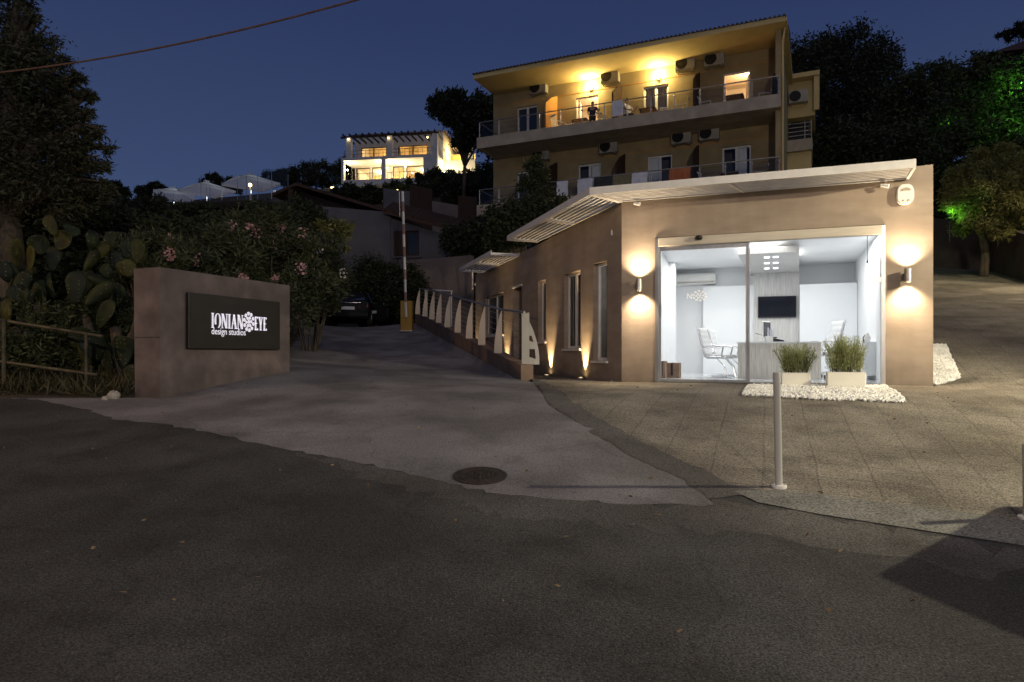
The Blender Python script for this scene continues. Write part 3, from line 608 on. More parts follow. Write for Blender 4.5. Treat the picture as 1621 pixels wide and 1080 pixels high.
# frosted decal on sliding door
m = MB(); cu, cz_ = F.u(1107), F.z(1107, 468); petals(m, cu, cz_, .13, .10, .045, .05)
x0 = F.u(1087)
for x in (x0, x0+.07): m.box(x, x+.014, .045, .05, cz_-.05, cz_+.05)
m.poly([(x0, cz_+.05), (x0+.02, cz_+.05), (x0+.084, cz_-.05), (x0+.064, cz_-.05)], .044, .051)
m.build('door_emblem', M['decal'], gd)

# canopies: part of the office, each with slats as one louvre pack and its frame
CZ_ = 4.50; OV = .83
corner = Vector(F.xy(0)); nF = Vector((F.n[0], F.n[1])); nS = Vector((S.n[0], S.n[1])); rF = Vector(F.r); rS = Vector(S.r)
bis = (-(nF+nS)).normalized(); cmit = OV/bis.dot(-nF)
outer_c = corner+bis*cmit
def bar(m, a, b, w, h, z):
    """flat bar between 2 plan points"""
    a = Vector(a[:2]); b = Vector(b[:2]); d_ = (b-a).normalized(); n_ = Vector((-d_.y, d_.x))*w/2
    pts = [a-n_, b-n_, b+n_, a+n_]; m.prism([tuple(p) for p in pts], z, z+h)
def canopy(in0, in1, out0, out1, z, cross, nsl=8, label=None):
    c = thing('canopy', None, None); c.parent = office
    if label: c['label'] = label
    in0, in1, out0, out1 = map(Vector, (in0, in1, out0, out1))
    m = MB(); bar(m, out0, out1, .035, .13, z-.01); bar(m, in0.lerp(out0, .012), in1.lerp(out1, .012), .03, .08, z)
    for t in cross: bar(m, in0.lerp(in1, t).lerp(out0.lerp(out1, t), .02), in0.lerp(in1, t).lerp(out0.lerp(out1, t), .98), .04, .075, z-.012)
    m.build('canopy_frame', M['white_metal'], c)
    for k in range(1, nsl):
        t = k/nsl; m = MB(); bar(m, in0.lerp(out0, t), in1.lerp(out1, t), .036, .024, z+.02); m.build('slat', M['white_metal'], c)
    return c
w0 = .02
fi1 = Vector(F.xy(F.u(1437), -w0)); fo1 = Vector(F.xy(F.u(1437)-.03, -OV))
canopy(Vector(F.xy(0, -w0)), fi1, outer_c, fo1, CZ_, (.003, .46, .997), 8)
si0 = Vector(S.xy(SL-4.75, -w0)); so0 = Vector(S.xy(SL-4.75, -OV))
canopy(si0, Vector(S.xy(SL, -w0)), so0, outer_c, CZ_, (.004, .52, .994), 7)
a0, a1 = SL-10.2, SL-6.3
canopy(Vector(S.xy(a0, -w0)), Vector(S.xy(a1, -w0)), Vector(S.xy(a0, -OV)), Vector(S.xy(a1, -OV)), 4.36, (.004, .5, .996), 7)

# sconces
def sconce(u, z, label):
    t = thing('wall_lamp', label, 'wall lamp', tuple(F.P(u, -.13, z)), F.ang, 'up and down wall lamps beside the glazed front')
    m = MB(); n = 20; r = .055; h = .11
    vs = []; 
    for rr, zz in ((r, -h), (r, h), (r-.006, h), (r-.006, -h)):
        for i in range(n): a = 2*math.pi*i/n; vs.append((rr*math.cos(a), rr*math.sin(a), zz))
    m.add(vs, [((k*n+i), k*n+(i+1) % n, ((k+1) % 4)*n+(i+1) % n, ((k+1) % 4)*n+i) for k in range(4) for i in range(n)])
    m.box(-.03, .03, .055, .128, -.05, .05); m.build('housing', M['steel'], t, smooth=False)
    MB().lathe([(.045, -.02), (.045, .02), (.0001, .021)], 16).build('lamp_disc', M['warm_lamp'], t)
    for s in (1, -1):
        l = light('SPOT', 'lamp_light', (0, 0, .115*s), 190, (1, .77, .50), t, .055, 126, 1., (0, .08, s))
    return t
sconce(F.u(1012, -.1), 2.91, 'steel up and down wall lamp left of the sliding door')
sconce(F.u(1437, -.1), 2.91, 'steel up and down wall lamp on the right end pier')
# siren box
t = thing('alarm_siren', 'white rounded alarm siren box high on the right pier', 'alarm siren', tuple(F.P(F.u(1432), 0, 4.25)), F.ang)
m = MB(); pts = [(.125*math.copysign(abs(math.cos(a))**.7, math.cos(a)), .165*math.copysign(abs(math.sin(a))**.75, math.sin(a))) for a in [2*math.pi*k/28 for k in range(28)]]
m.poly(pts, -.08, -.004); m.poly([(x*.93, z*.93) for x, z in pts], -.1, -.078); m.build('siren_case', M['white'], t)
m = MB(); m.poly([(.07*math.cos(a), .05+.05*math.sin(a)) for a in [math.pi*k/10 for k in range(11)]], -.112, -.101); m.build('siren_cover', M['slab'], t)
for s in (-1, 1): MB().ball((s*.04, -.1, -.11), .016).build('led', M['slab'], t)
# canopy spotlights / cameras
for pxx, pyy, nm in ((1398, 295, 'small white floodlight under the canopy near the siren box'), (1010, 323, 'small white floodlight under the canopy near the office corner')):
    t = thing('floodlight', nm, 'floodlight', tuple(F.P(F.u(pxx), 0, F.z(pxx, pyy))), F.ang, 'small floodlights under the canopy')
    MB().box(-.02, .02, -.10, -.004, -.01, .02).build('bracket', M['white'], t)
    m = MB().cyl((-.05, -.12, -.01), (.06, -.16, -.04), .028, .035, 12); m.build('head', M['white'], t)
# door sensor dome
t = tag(MB().ball((0, -.05, 0), (.07, .06, .045), 14, 8).box(-.05, .05, -.02, -.002, -.03, .03).build('door_sensor', M['black'], None, tuple(F.P(F.u(1107), -.03, F.z(1107, 377, -.03))), F.ang, True), 'small black dome sensor on the steel door header', 'sensor')

# uplights along side wall
for i, (pxx, lab) in enumerate(((930, 'ground uplight nearest the office corner'), (875, 'ground uplight below the narrow window'), (806, 'ground uplight behind the near end of the railing'), (758, 'ground uplight furthest along the side wall'))):
    u = S.u(pxx-3, 0); t = thing('ground_uplight', 'small glowing '+lab, 'ground light', tuple(S.P(u, -.11, 1.10)), S.ang, 'uplights along the office side wall')
    MB().lathe([(.07, 0), (.07, .03), (.055, .035), (.055, .02), (.0001, .02)], 18).build('ring', M['steel'], t)
    MB().lathe([(.05, .012), (.05, .024), (.0001, .025)], 18).build('lens', M['warm_lamp'], t)
    light('SPOT', 'lamp_light', (0, -.0, .05), 360, (1, .70, .36), t, .02, 54, .9, (0, .17, 1))

# interior furniture ------------------------------------------------
def at(u, d, z=fz): return tuple(F.P(u, d, z))
# split AC
d = RD; t = thing('wall_air_conditioner', 'white split air conditioner on the office back wall', 'air conditioner', at(F.u(1101, d-.2), d-.24, F.z(1101, 442, d-.2)), F.ang)
w = (F.u(1132, d-.2)-F.u(1069, d-.2))/2
m = MB()
prof = [(.22, .15), (.02, .15), (-.02, .10), (-.03, -.05), (.03, -.13), (.22, -.15)]
n = len(prof); m.add([(-w, y, z) for y, z in prof]+[(w, y, z) for y, z in prof], [tuple(range(n)), tuple(reversed(range(n, 2*n)))]+[(i, i+n, (i+1) % n+n, (i+1) % n) for i in range(n)])
m.build('case', M['white'], t); MB().box(-w*.92, w*.92, -.028, .0, -.105, -.085).build('air_flap', M['slab'], t)
# TV
d = RD-.52; t = thing('television', 'black flat television on the striped feature panel', 'television', at(F.u(1230, d), d, F.z(1230, 486, d)), F.ang)
w = (F.u(1260.5, d)-F.u(1199.5, d))/2; h = 17/FPX*F.xy(F.u(1230, d), d)[1]
MB().rbox(-w, w, 0, .05, -h, h, .01).build('casing', M['black'], t); MB().box(-w+.02, w-.02, -.006, -.003, -h+.03, h-.02).build('screen', M['screen'], t)
# desk
d = 2.2; ua = F.u(1168, d); ub = F.u(1300, d)
t = thing('reception_desk', 'pale reception desk with vertically striped front', 'desk', at(ua, d), F.ang)
W = ub-ua; hd = F.z(1220, 541, d)-fz
MB().box(0, W, 0, .06, .0, hd-.03).build('desk_front', M['striated_desk'], t); MB().box(-.02, W+.02, -.03, .85, hd-.028, hd).build('desktop', M['panel_in'], t)
MB().box(0, .05, .062, .8, 0, hd-.03).build('side_panel', M['striated_desk'], t); MB().box(W-.05, W, .062, .8, 0, hd-.03).build('side_panel', M['striated_desk'], t)
ztab = fz+hd
# monitor seen edge on, brochure holder, phone
t = thing('computer_monitor', 'slim white monitor standing edge on at the desk', 'monitor', at(F.u(1213, d+.4), d+.4, ztab), F.ang+math.radians(68))
MB().rbox(-.2, .2, -.015, .015, .1, .44, .01).build('casing', M['white'], t); MB().box(-.18, .18, -.02, -.016, .12, .42).build('screen', M['screen'], t)
MB().box(-.02, .02, .0, .02, .01, .14).box(-.1, .1, -.07, .07, 0, .012).build('stand', M['chrome'], t)
t = thing('brochure_rack', 'small white holder with brochures on the desk', 'brochure holder', at(F.u(1219, d+.15), d+.15, ztab), F.ang)
MB().box(-.06, .06, 0, .05, 0, .12).build('holder', M['white'], t); MB().box(-.05, -.02, .052, .06, 0, .3).box(-.01, .05, .062, .07, 0, .26).build('brochure', M['fabric_white'], t)
t = thing('desk_phone', 'dark telephone on the reception desk', 'telephone', at(F.u(1232, d+.2), d+.2, ztab), F.ang+.3)
MB().poly([(-.09, 0), (.09, 0), (.09, .03), (-.09, .07)], -.08, .08).build('phone_body', M['black'], t); MB().rbox(-.1, -.05, -.1, .1, .075, .1, .01).build('handset', M['black'], t)
t = tag(MB().tube([(.09*math.cos(a), .03*math.sin(a), .09+.09*math.sin(a*.5)) for a in [k*.4 for k in range(12)]], .006, 6).build('desk_cable', M['black'], None, at(F.u(1203, d+.2), d+.2, ztab), F.ang), 'looped black cable lying on the desk', 'cable')
# office chairs
def office_chair(label, loc, rz, base='sled', group='white leather office chairs'):
    t = thing('office_chair', label, 'office chair', loc, rz, group)
    def cush(x0, x1, pts, name):
        # pts: list of (y,z) centre line, thickness .05, ribbed
        m = MB(); n = len(pts); vs = []
        for (y, z, ty, tz) in pts:
            for x in (x0, x0+.02, x1-.02, x1):
                k = .6 if x in (x0, x1) else 1
                vs.append((x, y+ty*k, z+tz*k)); 
            for x in (x1, x1-.02, x0+.02, x0):
                k = .6 if x in (x0, x1) else 1
                vs.append((x, y-ty*k, z-tz*k))
        fs = [(i*8+j, i*8+(j+1) % 8, (i+1)*8+(j+1) % 8, (i+1)*8+j) for i in range(n-1) for j in range(8)]
        fs += [tuple(range(8)), tuple(reversed(range((n-1)*8, n*8)))]; m.add(vs, fs); return m.build(name, M['leather'], t, smooth=True)
    seat = [(-.25+.5*k/16, .47+.012*math.cos(k*1.57)-.01, 0, .028+.010*abs(math.sin(k*.785))) for k in range(17)]
    cush(-.25, .25, seat, 'seat')
    back = [(.26+.14*k/24, .50+.56*k/24, .024+.012*abs(math.sin(k*.63)), -.006) for k in range(25)]
    cush(-.24, .24, back, 'backrest')
    for s in (-1, 1):
        MB().tube([(s*.27, -.22, .44), (s*.27, .24, .46), (s*.265, .32, .75), (s*.26, .41, 1.07)], .014, 8).build('side_rail', M['chrome'], t)
        MB().tube([(s*.28, .30, .66), (s*.3, .05, .69), (s*.3, -.16, .66), (s*.28, -.12, .46)], .016, 8).build('armrest', M['chrome'], t)
    if base == 'sled':
        for s in (-1, 1): MB().tube([(s*.26, .30, .03), (s*.26, -.25, .03), (s*.26, -.18, .25), (s*.26, .0, .44)], .012, 8).build('leg', M['chrome'], t)
        MB().cyl((-.26, .3, .03), (.26, .3, .03), .012).build('crossbar', M['chrome'], t)
    else:
        MB().cyl((0, 0, .1), (0, 0, .43), .025).build('column', M['chrome'], t)
        for k in range(5):
            a = 2*math.pi*k/5; l = MB().tube([(0, 0, .13), (.3*math.cos(a), .3*math.sin(a), .07)], [.022, .012]).build('leg', M['chrome'], t)
            MB().cyl((.3*math.cos(a), .3*math.sin(a)-.015, .03), (.3*math.cos(a), .3*math.sin(a)+.015, .03), .03).build('castor', M['black'], l)
    return t
office_chair('white ribbed leather chair left of the desk, nearer the door glass', at(F.u(1140, 2.2), 2.2), F.ang+math.radians(75))
office_chair('white ribbed leather chair left of the desk, further from the door glass', at(F.u(1153, 3.4), 3.4), F.ang+math.radians(80))
office_chair('white swivel chair behind the right end of the desk', at(F.u(1294, 3.3), 3.2), F.ang+math.radians(-70), 'star').scale = (1.12, 1.12, 1.14)
# boxes
for (a, b, yt, yb, dd, lab) in ((1045, 1052.5, 562, 592, 1.8, 'plain brown cardboard box against the left office wall'), (1052, 1075, 567, 592, 2.2, 'darker brown cardboard box right of the other carton')):
    x0 = F.u(a, dd); x1 = F.u(b, dd); t = thing('cardboard_box', lab, 'box', at(x0, dd), F.ang, None); w = x1-x0; h = .36 if a < 1050 else .32
    MB().box(0, w, 0, .4, 0, h).build('carton', M['card'], t); MB().box(w*.42, w*.58, -.003, .403, .05, h+.003).build('tape', M['wood_brown'], t)
# item on cabinet
t = thing('desk_ornament', 'small dark and white ornament on the white wall cabinet', 'ornament', at(F.u(1373, dA+.1), dA+.12, F.z(1380, 541, dA)+.003), F.ang)
MB().lathe([(.05, 0), (.07, .06), (.03, .16), (.0001, .2)], 12).build('ornament_body', M['white'], t, smooth=True); MB().tube([(-.06, 0, 0), (-.07, 0, .08), (-.02, 0, .15)], .012).build('ornament_ring', M['black'], t)
# pull cord
t = thing('pull_cord', 'thin dark pull cord hanging from the office ceiling', 'cord', at(F.u(1373, 1.0), 1.0, CZ), F.ang)
MB().cyl((0, 0, -.0), (0, 0, -.62), .005, n=6).build('cord', M['black'], t); MB().lathe([(.004, -.68), (.014, -.66), (.006, -.61)], 8).build('cord_knob', M['black'], t)
# wall socket plate in sight through door
# interior lamps
light('AREA', 'ceiling_panel_light', at((u_l+u_m)/2+.3, 3.2, CZ-.06), 86, (1, .965, .915), None, (1.6, 3.6), aim=(0, 0, -1))
light('AREA', 'ceiling_panel_light', at(F.u(1320, 3), 3.0, CZ-.06), 61, (1, .965, .915), None, (1.0, 3.4), aim=(0, 0, -1))
light('AREA', 'dropped_ceiling_light', at(F.u(1222, 3.6), 3.6, zdrop-.03), 15, (.92, .95, 1), None, (.5, 2.0), aim=(0, 0, -1))
# window fill in rooms behind the two near side windows
light('POINT', 'room_light', tuple(S.P(SL-1.2, .9, 3.0)), 14, (.85, .92, 1), None, .2)

# planters ------------------------------------------------------------
def leaves_mesh(name, cents, nrm_up, L_, W_s, mat, parent=None, loc=(0, 0, 0), dirs=None, droop=0):
    """one mesh of folded leaf quads; cents (N,3), dirs (N,3)"""
    n = len(cents)
    if dirs is None: dirs = rng.normal(size=(n, 3)); dirs[:, 2] = dirs[:, 2]*.7+nrm_up
    dirs = dirs/np.linalg.norm(dirs, axis=1, keepdims=True)
    ref = rng.normal(size=(n, 3)); side = np.cross(dirs, ref); side /= np.linalg.norm(side, axis=1, keepdims=True)+1e-9
    l = L_*(.6+.8*rng.random((n, 1))); w = W_s*(.7+.6*rng.random((n, 1)))
    a = cents; b = cents+dirs*l*.45+side*w*.5; c = cents+dirs*l-np.array([0, 0, 1.])*l*droop; d_ = cents+dirs*l*.45-side*w*.5
    V = np.stack([a, b, c, d_], 1).reshape(-1, 3)
    me = bpy.data.meshes.new(name); me.vertices.add(4*n); me.vertices.foreach_set('co', V.ravel().astype(np.float32))
    me.loops.add(4*n); me.loops.foreach_set('vertex_index', np.arange(4*n, dtype=np.int32))
    me.polygons.add(n); me.polygons.foreach_set('loop_start', np.arange(0, 4*n, 4, dtype=np.int32)); me.update(calc_edges=True); me.validate()
    me.materials.append(mat); o = bpy.data.objects.new(name, me); col.objects.link(o); o.location = loc
    if parent: o.parent = parent
    return o
def planter(x0, x1, yb, yt, dd, plab, hp, hw, lab2, nst=70, ph=.21):
    ua, ub = F.u(x0, dd), F.u(x1, dd); x, y = F.xy((ua+ub)/2, dd); z = dh(x, y)+.03
    t = thing('planter', plab, 'planter', (x, y, z), F.ang, 'cream rectangular planters on the gravel'); w = (ub-ua)/2
    m = MB(); h = ph; k = .025
    m.rbox(-w, w, -.16, .16, 0, h-.012, .012); m.box(-w, w, -.16, -.135, h-.012, h); m.box(-w, w, .135, .16, h-.012, h); m.box(-w, -w+k, -.135, .135, h-.012, h); m.box(w-k, w, -.135, .135, h-.012, h)
    m.build('trough', M['planter'], t); MB().box(-w+.03, w-.03, -.13, .13, h-.01, h-.004).build('soil', M['soil'], t)
    p = thing('shrub', lab2, 'shrub', (x, y, z+h-.008), F.ang, 'feathery green shrubs in the planters')
    m = MB(); cs = []; ds = []
    for i in range(nst):
        bx = random.uniform(-w*.8, w*.8); by = random.uniform(-.1, .1); th = hp*random.uniform(.55, 1.05)*(1-.25*abs(bx/w))
        lean = Vector((bx/w*.12+random.gauss(0, .07), random.gauss(0, .08), 1)); pts = []
        for k in range(5):
            s = k/4; pts.append(Vector((bx, by, 0))+Vector((lean.x*th*s*(1+s), lean.y*th*s*(1+s), th*s)))
        m.tube(pts, [.004, .0035, .003, .002, .001], 4)
        for k in range(95):
            s = random.uniform(.08, 1); q = s*4; j = min(3, int(q)); pp = pts[j].lerp(pts[j+1], q-j)
            sp = .035*(1-s*.5); cs.append((pp.x+random.gauss(0, sp), pp.y+random.gauss(0, sp), pp.z+random.gauss(0, sp))); ds.append((random.gauss(0, .6), random.gauss(0, .6), .7+random.random()*.6))
    m.build('stems', M['bark'], p); leaves_mesh('foliage', np.array(cs), .8, .048, .008, M['l_hedge'], p, dirs=np.array(ds))
    return t
planter(1237, 1282, 618, 597, -.55, 'cream trough planter behind the bollard', .53, .3, 'feathery green shrub in the trough planter behind the bollard', 62)
planter(1308, 1369, 621, 597, -.72, 'larger cream trough planter on the right of the gravel bed', .59, .35, 'taller feathery green shrub in the larger right planter', 84, .24)

# gravel beds (stuff)
def gravel(name, poly, n, r0, r1, label):
    P_ = np.array(poly); lo = P_.min(0); hi = P_.max(0); m = MB(); c = 0
    ico = [(0, 0, 1), (.9, 0, .35), (.28, .85, .4), (-.73, .52, .35), (-.72, -.53, .4), (.28, -.85, .35), (.72, .5, -.4), (-.27, .83, -.4), (-.88, 0, -.45), (-.27, -.83, -.4), (.72, -.5, -.4), (0, 0, -1)]
    fc = [(0, 1, 2), (0, 2, 3), (0, 3, 4), (0, 4, 5), (0, 5, 1), (1, 6, 2), (2, 7, 3), (3, 8, 4), (4, 9, 5), (5, 10, 1), (2, 6, 7), (3, 7, 8), (4, 8, 9), (5, 9, 10), (1, 10, 6), (11, 7, 6), (11, 8, 7), (11, 9, 8), (11, 10, 9), (11, 6, 10)]
    while c < n:
        xs = rng.uniform(lo[0], hi[0], 400); ys = rng.uniform(lo[1], hi[1], 400); ok = sdist(xs, ys, poly) < .01; zz = Dh(xs, ys)
        for x, y, z in zip(xs[ok], ys[ok], zz[ok]):
            if c >= n: break
            r = random.uniform(r0, r1); R = Matrix.Rotation(random.random()*6.28, 3, 'Z') @ Matrix.Rotation(random.random()*6.28, 3, 'X'); s = (r*random.uniform(.7, 1.3), r, r*random.uniform(.5, .8))
            m.add([Vector((x, y, z+.016+random.uniform(0, .02)))+R @ Vector((v[0]*s[0], v[1]*s[1], v[2]*s[2])) for v in ico], fc); c += 1
    return tag(m.build(name, M['pebble'], fix=False), label, 'gravel', kind='stuff')
gravel('gravel_bed', [on_ground(*p) for p in ((1186, 612), (1176, 628), (1290, 634), (1433, 639), (1400, 613))], 5200, .018, .034, 'bed of white pebbles in front of the fixed glass pane')
gravel('gravel_bed', [(fr_[0]+.03, fr_[1]), on_ground(1495, 608), on_ground(1519, 600), (8.62, 13.6), (7.9, 13.9)], 3000, .018, .034, 'wedge of white pebbles along the right end wall')

# bollards
def bollard(px, py, lab, lean, h):
    x, y = on_ground(px, py); t = thing('bollard', lab, 'bollard', (x, y, dh(x, y)+.012), 0, 'white metal bollards at the edge of the paving'); t.rotation_euler = (0, lean, 0)
    MB().lathe([(.031, 0), (.031, h-.01), (.027, h), (.0001, h)], 20).build('post', M['grey_metal'], t, smooth=False)
    MB().lathe([(.066, -.02), (.066, .008), (.06, .012), (.034, .014)], 24).build('base_plate', M['white_metal'], t)
    for k in range(4): a = k*1.57+.78; MB().cyl((.05*math.cos(a), .05*math.sin(a), .01), (.05*math.cos(a), .05*math.sin(a), .02), .007, n=6).build('bolt', M['steel'], t)
bollard(1233, 772, 'pale slim bollard leaning slightly, in front of the glazed office', -.02, 1.0)
bollard(1627, 823, 'pale slim bollard cut off by the right edge of the photo', -.01, .57)

# ------------------------------------------------------------------ railing and low wall
rv = Vector((RB[0]-RA[0], RB[1]-RA[1])); RLn = rv.length; rdir = rv.normalized(); rang = math.atan2(rdir.y, rdir.x)
def rtop(s):   # top height of low wall along distance s
    return float(np.interp(s, [0, 3.3, 11.2, 13.72], [1.41, 1.86, 2.98, 3.24]))
lw = thing('low_wall', 'low brown rendered wall climbing beside the driveway', 'wall')
m = MB(); N_ = 14
vs = []
for k in range(N_+1):
    s = -.12+(RLn+.3)*k/N_; z = rtop(max(0, s)); 
    for y in (-.13, .13): vs += [(s, y, .9), (s, y, z)]
fs = []
for k in range(N_): a = k*4; b = a+4; fs += [(a, b, b+1, a+1), (a+2, a+3, b+3, b+2), (a+1, b+1, b+3, a+3)]
fs += [(0, 1, 3, 2), (N_*4, N_*4+2, N_*4+3, N_*4+1)]
m.add(vs, fs); m.build('wall_body', M['concrete_wall'], lw, (RA[0], RA[1], 0), rang)
rl = thing('railing', 'white sail shaped posts carrying a steel handrail on the low wall', 'railing', (RA[0], RA[1], 0), rang)
posts_px = [830, 793.5, 767, 747, 728.5, 712, 698, 687, 676, 664]
ss = []
for p in posts_px:
    k = (p-HX)/FPX; ss.append((k*RA[1]-RA[0])/(rdir.x-k*rdir.y))
ss = sorted(ss)
print('rail posts', [round(s, 2) for s in ss])
fin_prof = lambda w, h: [(-.0, 0)]+[(w*(1-(t**2.0)), h*t) for t in [0, .15, .3, .45, .6, .75, .88, 1]]+[(-.02, h), (-.02, 0)]
for i, s in enumerate(ss):
    z = rtop(s); h = .98 if i else 1.04; w = .165 if i else .30
    if i == 0:
        # end fin faces across the wall with cut outs: built from crescents
        m = MB()
        # outline bars: straight back edge and curved front edge, plus 3 rungs
        n = 10; x_of = lambda t: .0+.31*(1-t**2.2)
        for k in range(n):
            t0, t1 = k/n, (k+1)/n
            m.add([(x_of(t0)-.07, -.012, h*t0), (x_of(t0), -.012, h*t0), (x_of(t1), -.012, h*t1), (x_of(t1)-.07, -.012, h*t1), (x_of(t0)-.07, .012, h*t0), (x_of(t0), .012, h*t0), (x_of(t1), .012, h*t1), (x_of(t1)-.07, .012, h*t1)],
                  [(0, 1, 2, 3), (7, 6, 5, 4), (0, 4, 5, 1), (2, 6, 7, 3), (1, 5, 6, 2), (3, 7, 4, 0)])
        m.box(-.05, .10, -.012, .012, 0, h); 
        for (a, b, c, d_) in ((.0, .10, .1, .2), (.30, .42, .1, .16), (.56, .66, .08, .13), (.78, .97, .03, .05)):
            m.poly([(.09, h*a), (x_of(a)-.05, h*a), (x_of(b)-.05, h*b), (.09, h*(b+.05))], -.013, .013)
        a_ = MB(); o = m.build('end_post', M['grey_metal'], rl, (s, 0, z), math.radians(-118))
    else:
        m = MB().poly(fin_prof(w, h), -.012, .012); o = m.build('post', M['fin'], rl, (s, 0, z), math.radians(80))
# handrail following posts
m = MB(); pts = [(s, 0, rtop(s)+(1.0 if k else 1.06)) for k, s in enumerate(ss)]
m.tube(pts, .026, 10); m.cyl(pts[-1], (pts[-1][0]-.1, 0, pts[-1][2]), .02); m.build('handrail', M['steel'], rl)
for k in range(1, 8):
    m = MB(); m.tube([(s+.03, .0, rtop(s)+.13*k-.02) for s in ss[0:]], .004, 5); m.build('wire', M['steel'], rl)
# return rail at the top
rr = thing('railing', 'short level handrail branching off at the top of the slope', 'railing')
A = PT(672, 459, 26.3); B = PT(716, 461, 25.3); m = MB(); m.cyl(A, B, .03, n=8); m.build('handrail', M['white_metal'], rr)
for q in (.03, .97):
    P_ = A.lerp(B, q); MB().cyl(P_, (P_.x, P_.y, 1.08 if q > .5 else 2.9), .025).build('post', M['white_metal'], rr)

# barrier
by_ = 24.8; bx_ = (643-HX)/FPX*by_
bt = thing('parking_barrier', 'raised striped barrier arm on a yellow cabinet beside the driveway', 'barrier', (bx_, by_, dh(bx_, by_)+.01))
k_ = by_/FPX
MB().rbox(-8*k_, 10.5*k_, -.18, .18, 0, 48*k_, .02).build('barrier_cabinet', M['yellow_paint'], bt)
MB().box(-9*k_, 11.5*k_, -.2, .2, 0, .03).build('base_plate', M['steel'], bt)
top = Vector((-4*k_, -.24, 219*k_)); bot = Vector((1.5*k_, -.24, 22*k_)); v = (top-bot)
m = MB(); m.cyl(bot, top, .045, .045, 4); arm = m.build('barrier_arm', M['white_metal'], bt)
for q in (.12, .3, .48, .66, .84):
    a, b = bot+v*q, bot+v*(q+.08); m = MB(); m.cyl(a+Vector((.0, -.0, 0)), b, .048, .048, 4); m.build('red_band', M['red_paint'], arm)
MB().cyl(top+Vector((-.1, 0, -.9)), top+Vector((-.12, 0, 0)), .012).build('barrier_fringe', M['white_metal'], bt)

# ------------------------------------------------------------------ sign wall
SW = Frame(-5.1, 9.9, math.atan2(2.6, 1.03)); swl = math.hypot(2.6, 1.03)
# local: u along the face away from the camera, n points left (behind the face) -> d>0 is inside the wall
sg = thing('sign_wall', 'plum rendered wall block with tapered left end carrying a black sign panel', 'sign wall', (SW.o[0], SW.o[1], 0), SW.ang)
m = MB(); zb, z0, z1 = .6, 2.88, 3.12; t_ = .54
z0 = CAMZ+(563-423)/FPX*9.9; z1 = CAMZ+(563-452)/FPX*12.5
z0b = z0
m.add([(0, 0, zb), (swl, 0, zb), (swl, .45, zb), (0, .50, zb), (0, 0, z0), (swl, 0, z1), (swl, .45, z1), (0, .53, z0b)],
      [(0, 3, 2, 1), (4, 5, 6, 7), (0, 1, 5, 4), (1, 2, 6, 5), (2, 3, 7, 6), (3, 0, 4, 7)])
m.build('wall_block', M['sign_stone'], sg)
MB().box(-.004, .0-.0005, .005, .5, z0-1.02, z0-1.012).build('joint_line', M['dark'], sg)
pu0, pu1 = SW.u(293), SW.u(438); pz0 = (SW.z(293, 555)+SW.z(438, 551))/2; pz1 = (SW.z(293, 462)+SW.z(438, 479))/2
pn = MB().rbox(pu0, pu1, -.075, -.012, pz0, pz1, .006).build('sign_panel', M['sign_panel'], sg)
MB().box(pu0+.05, pu1-.05, -.012, .0, pz0+.05, pz1-.05).build('panel_mount', M['black'], sg)
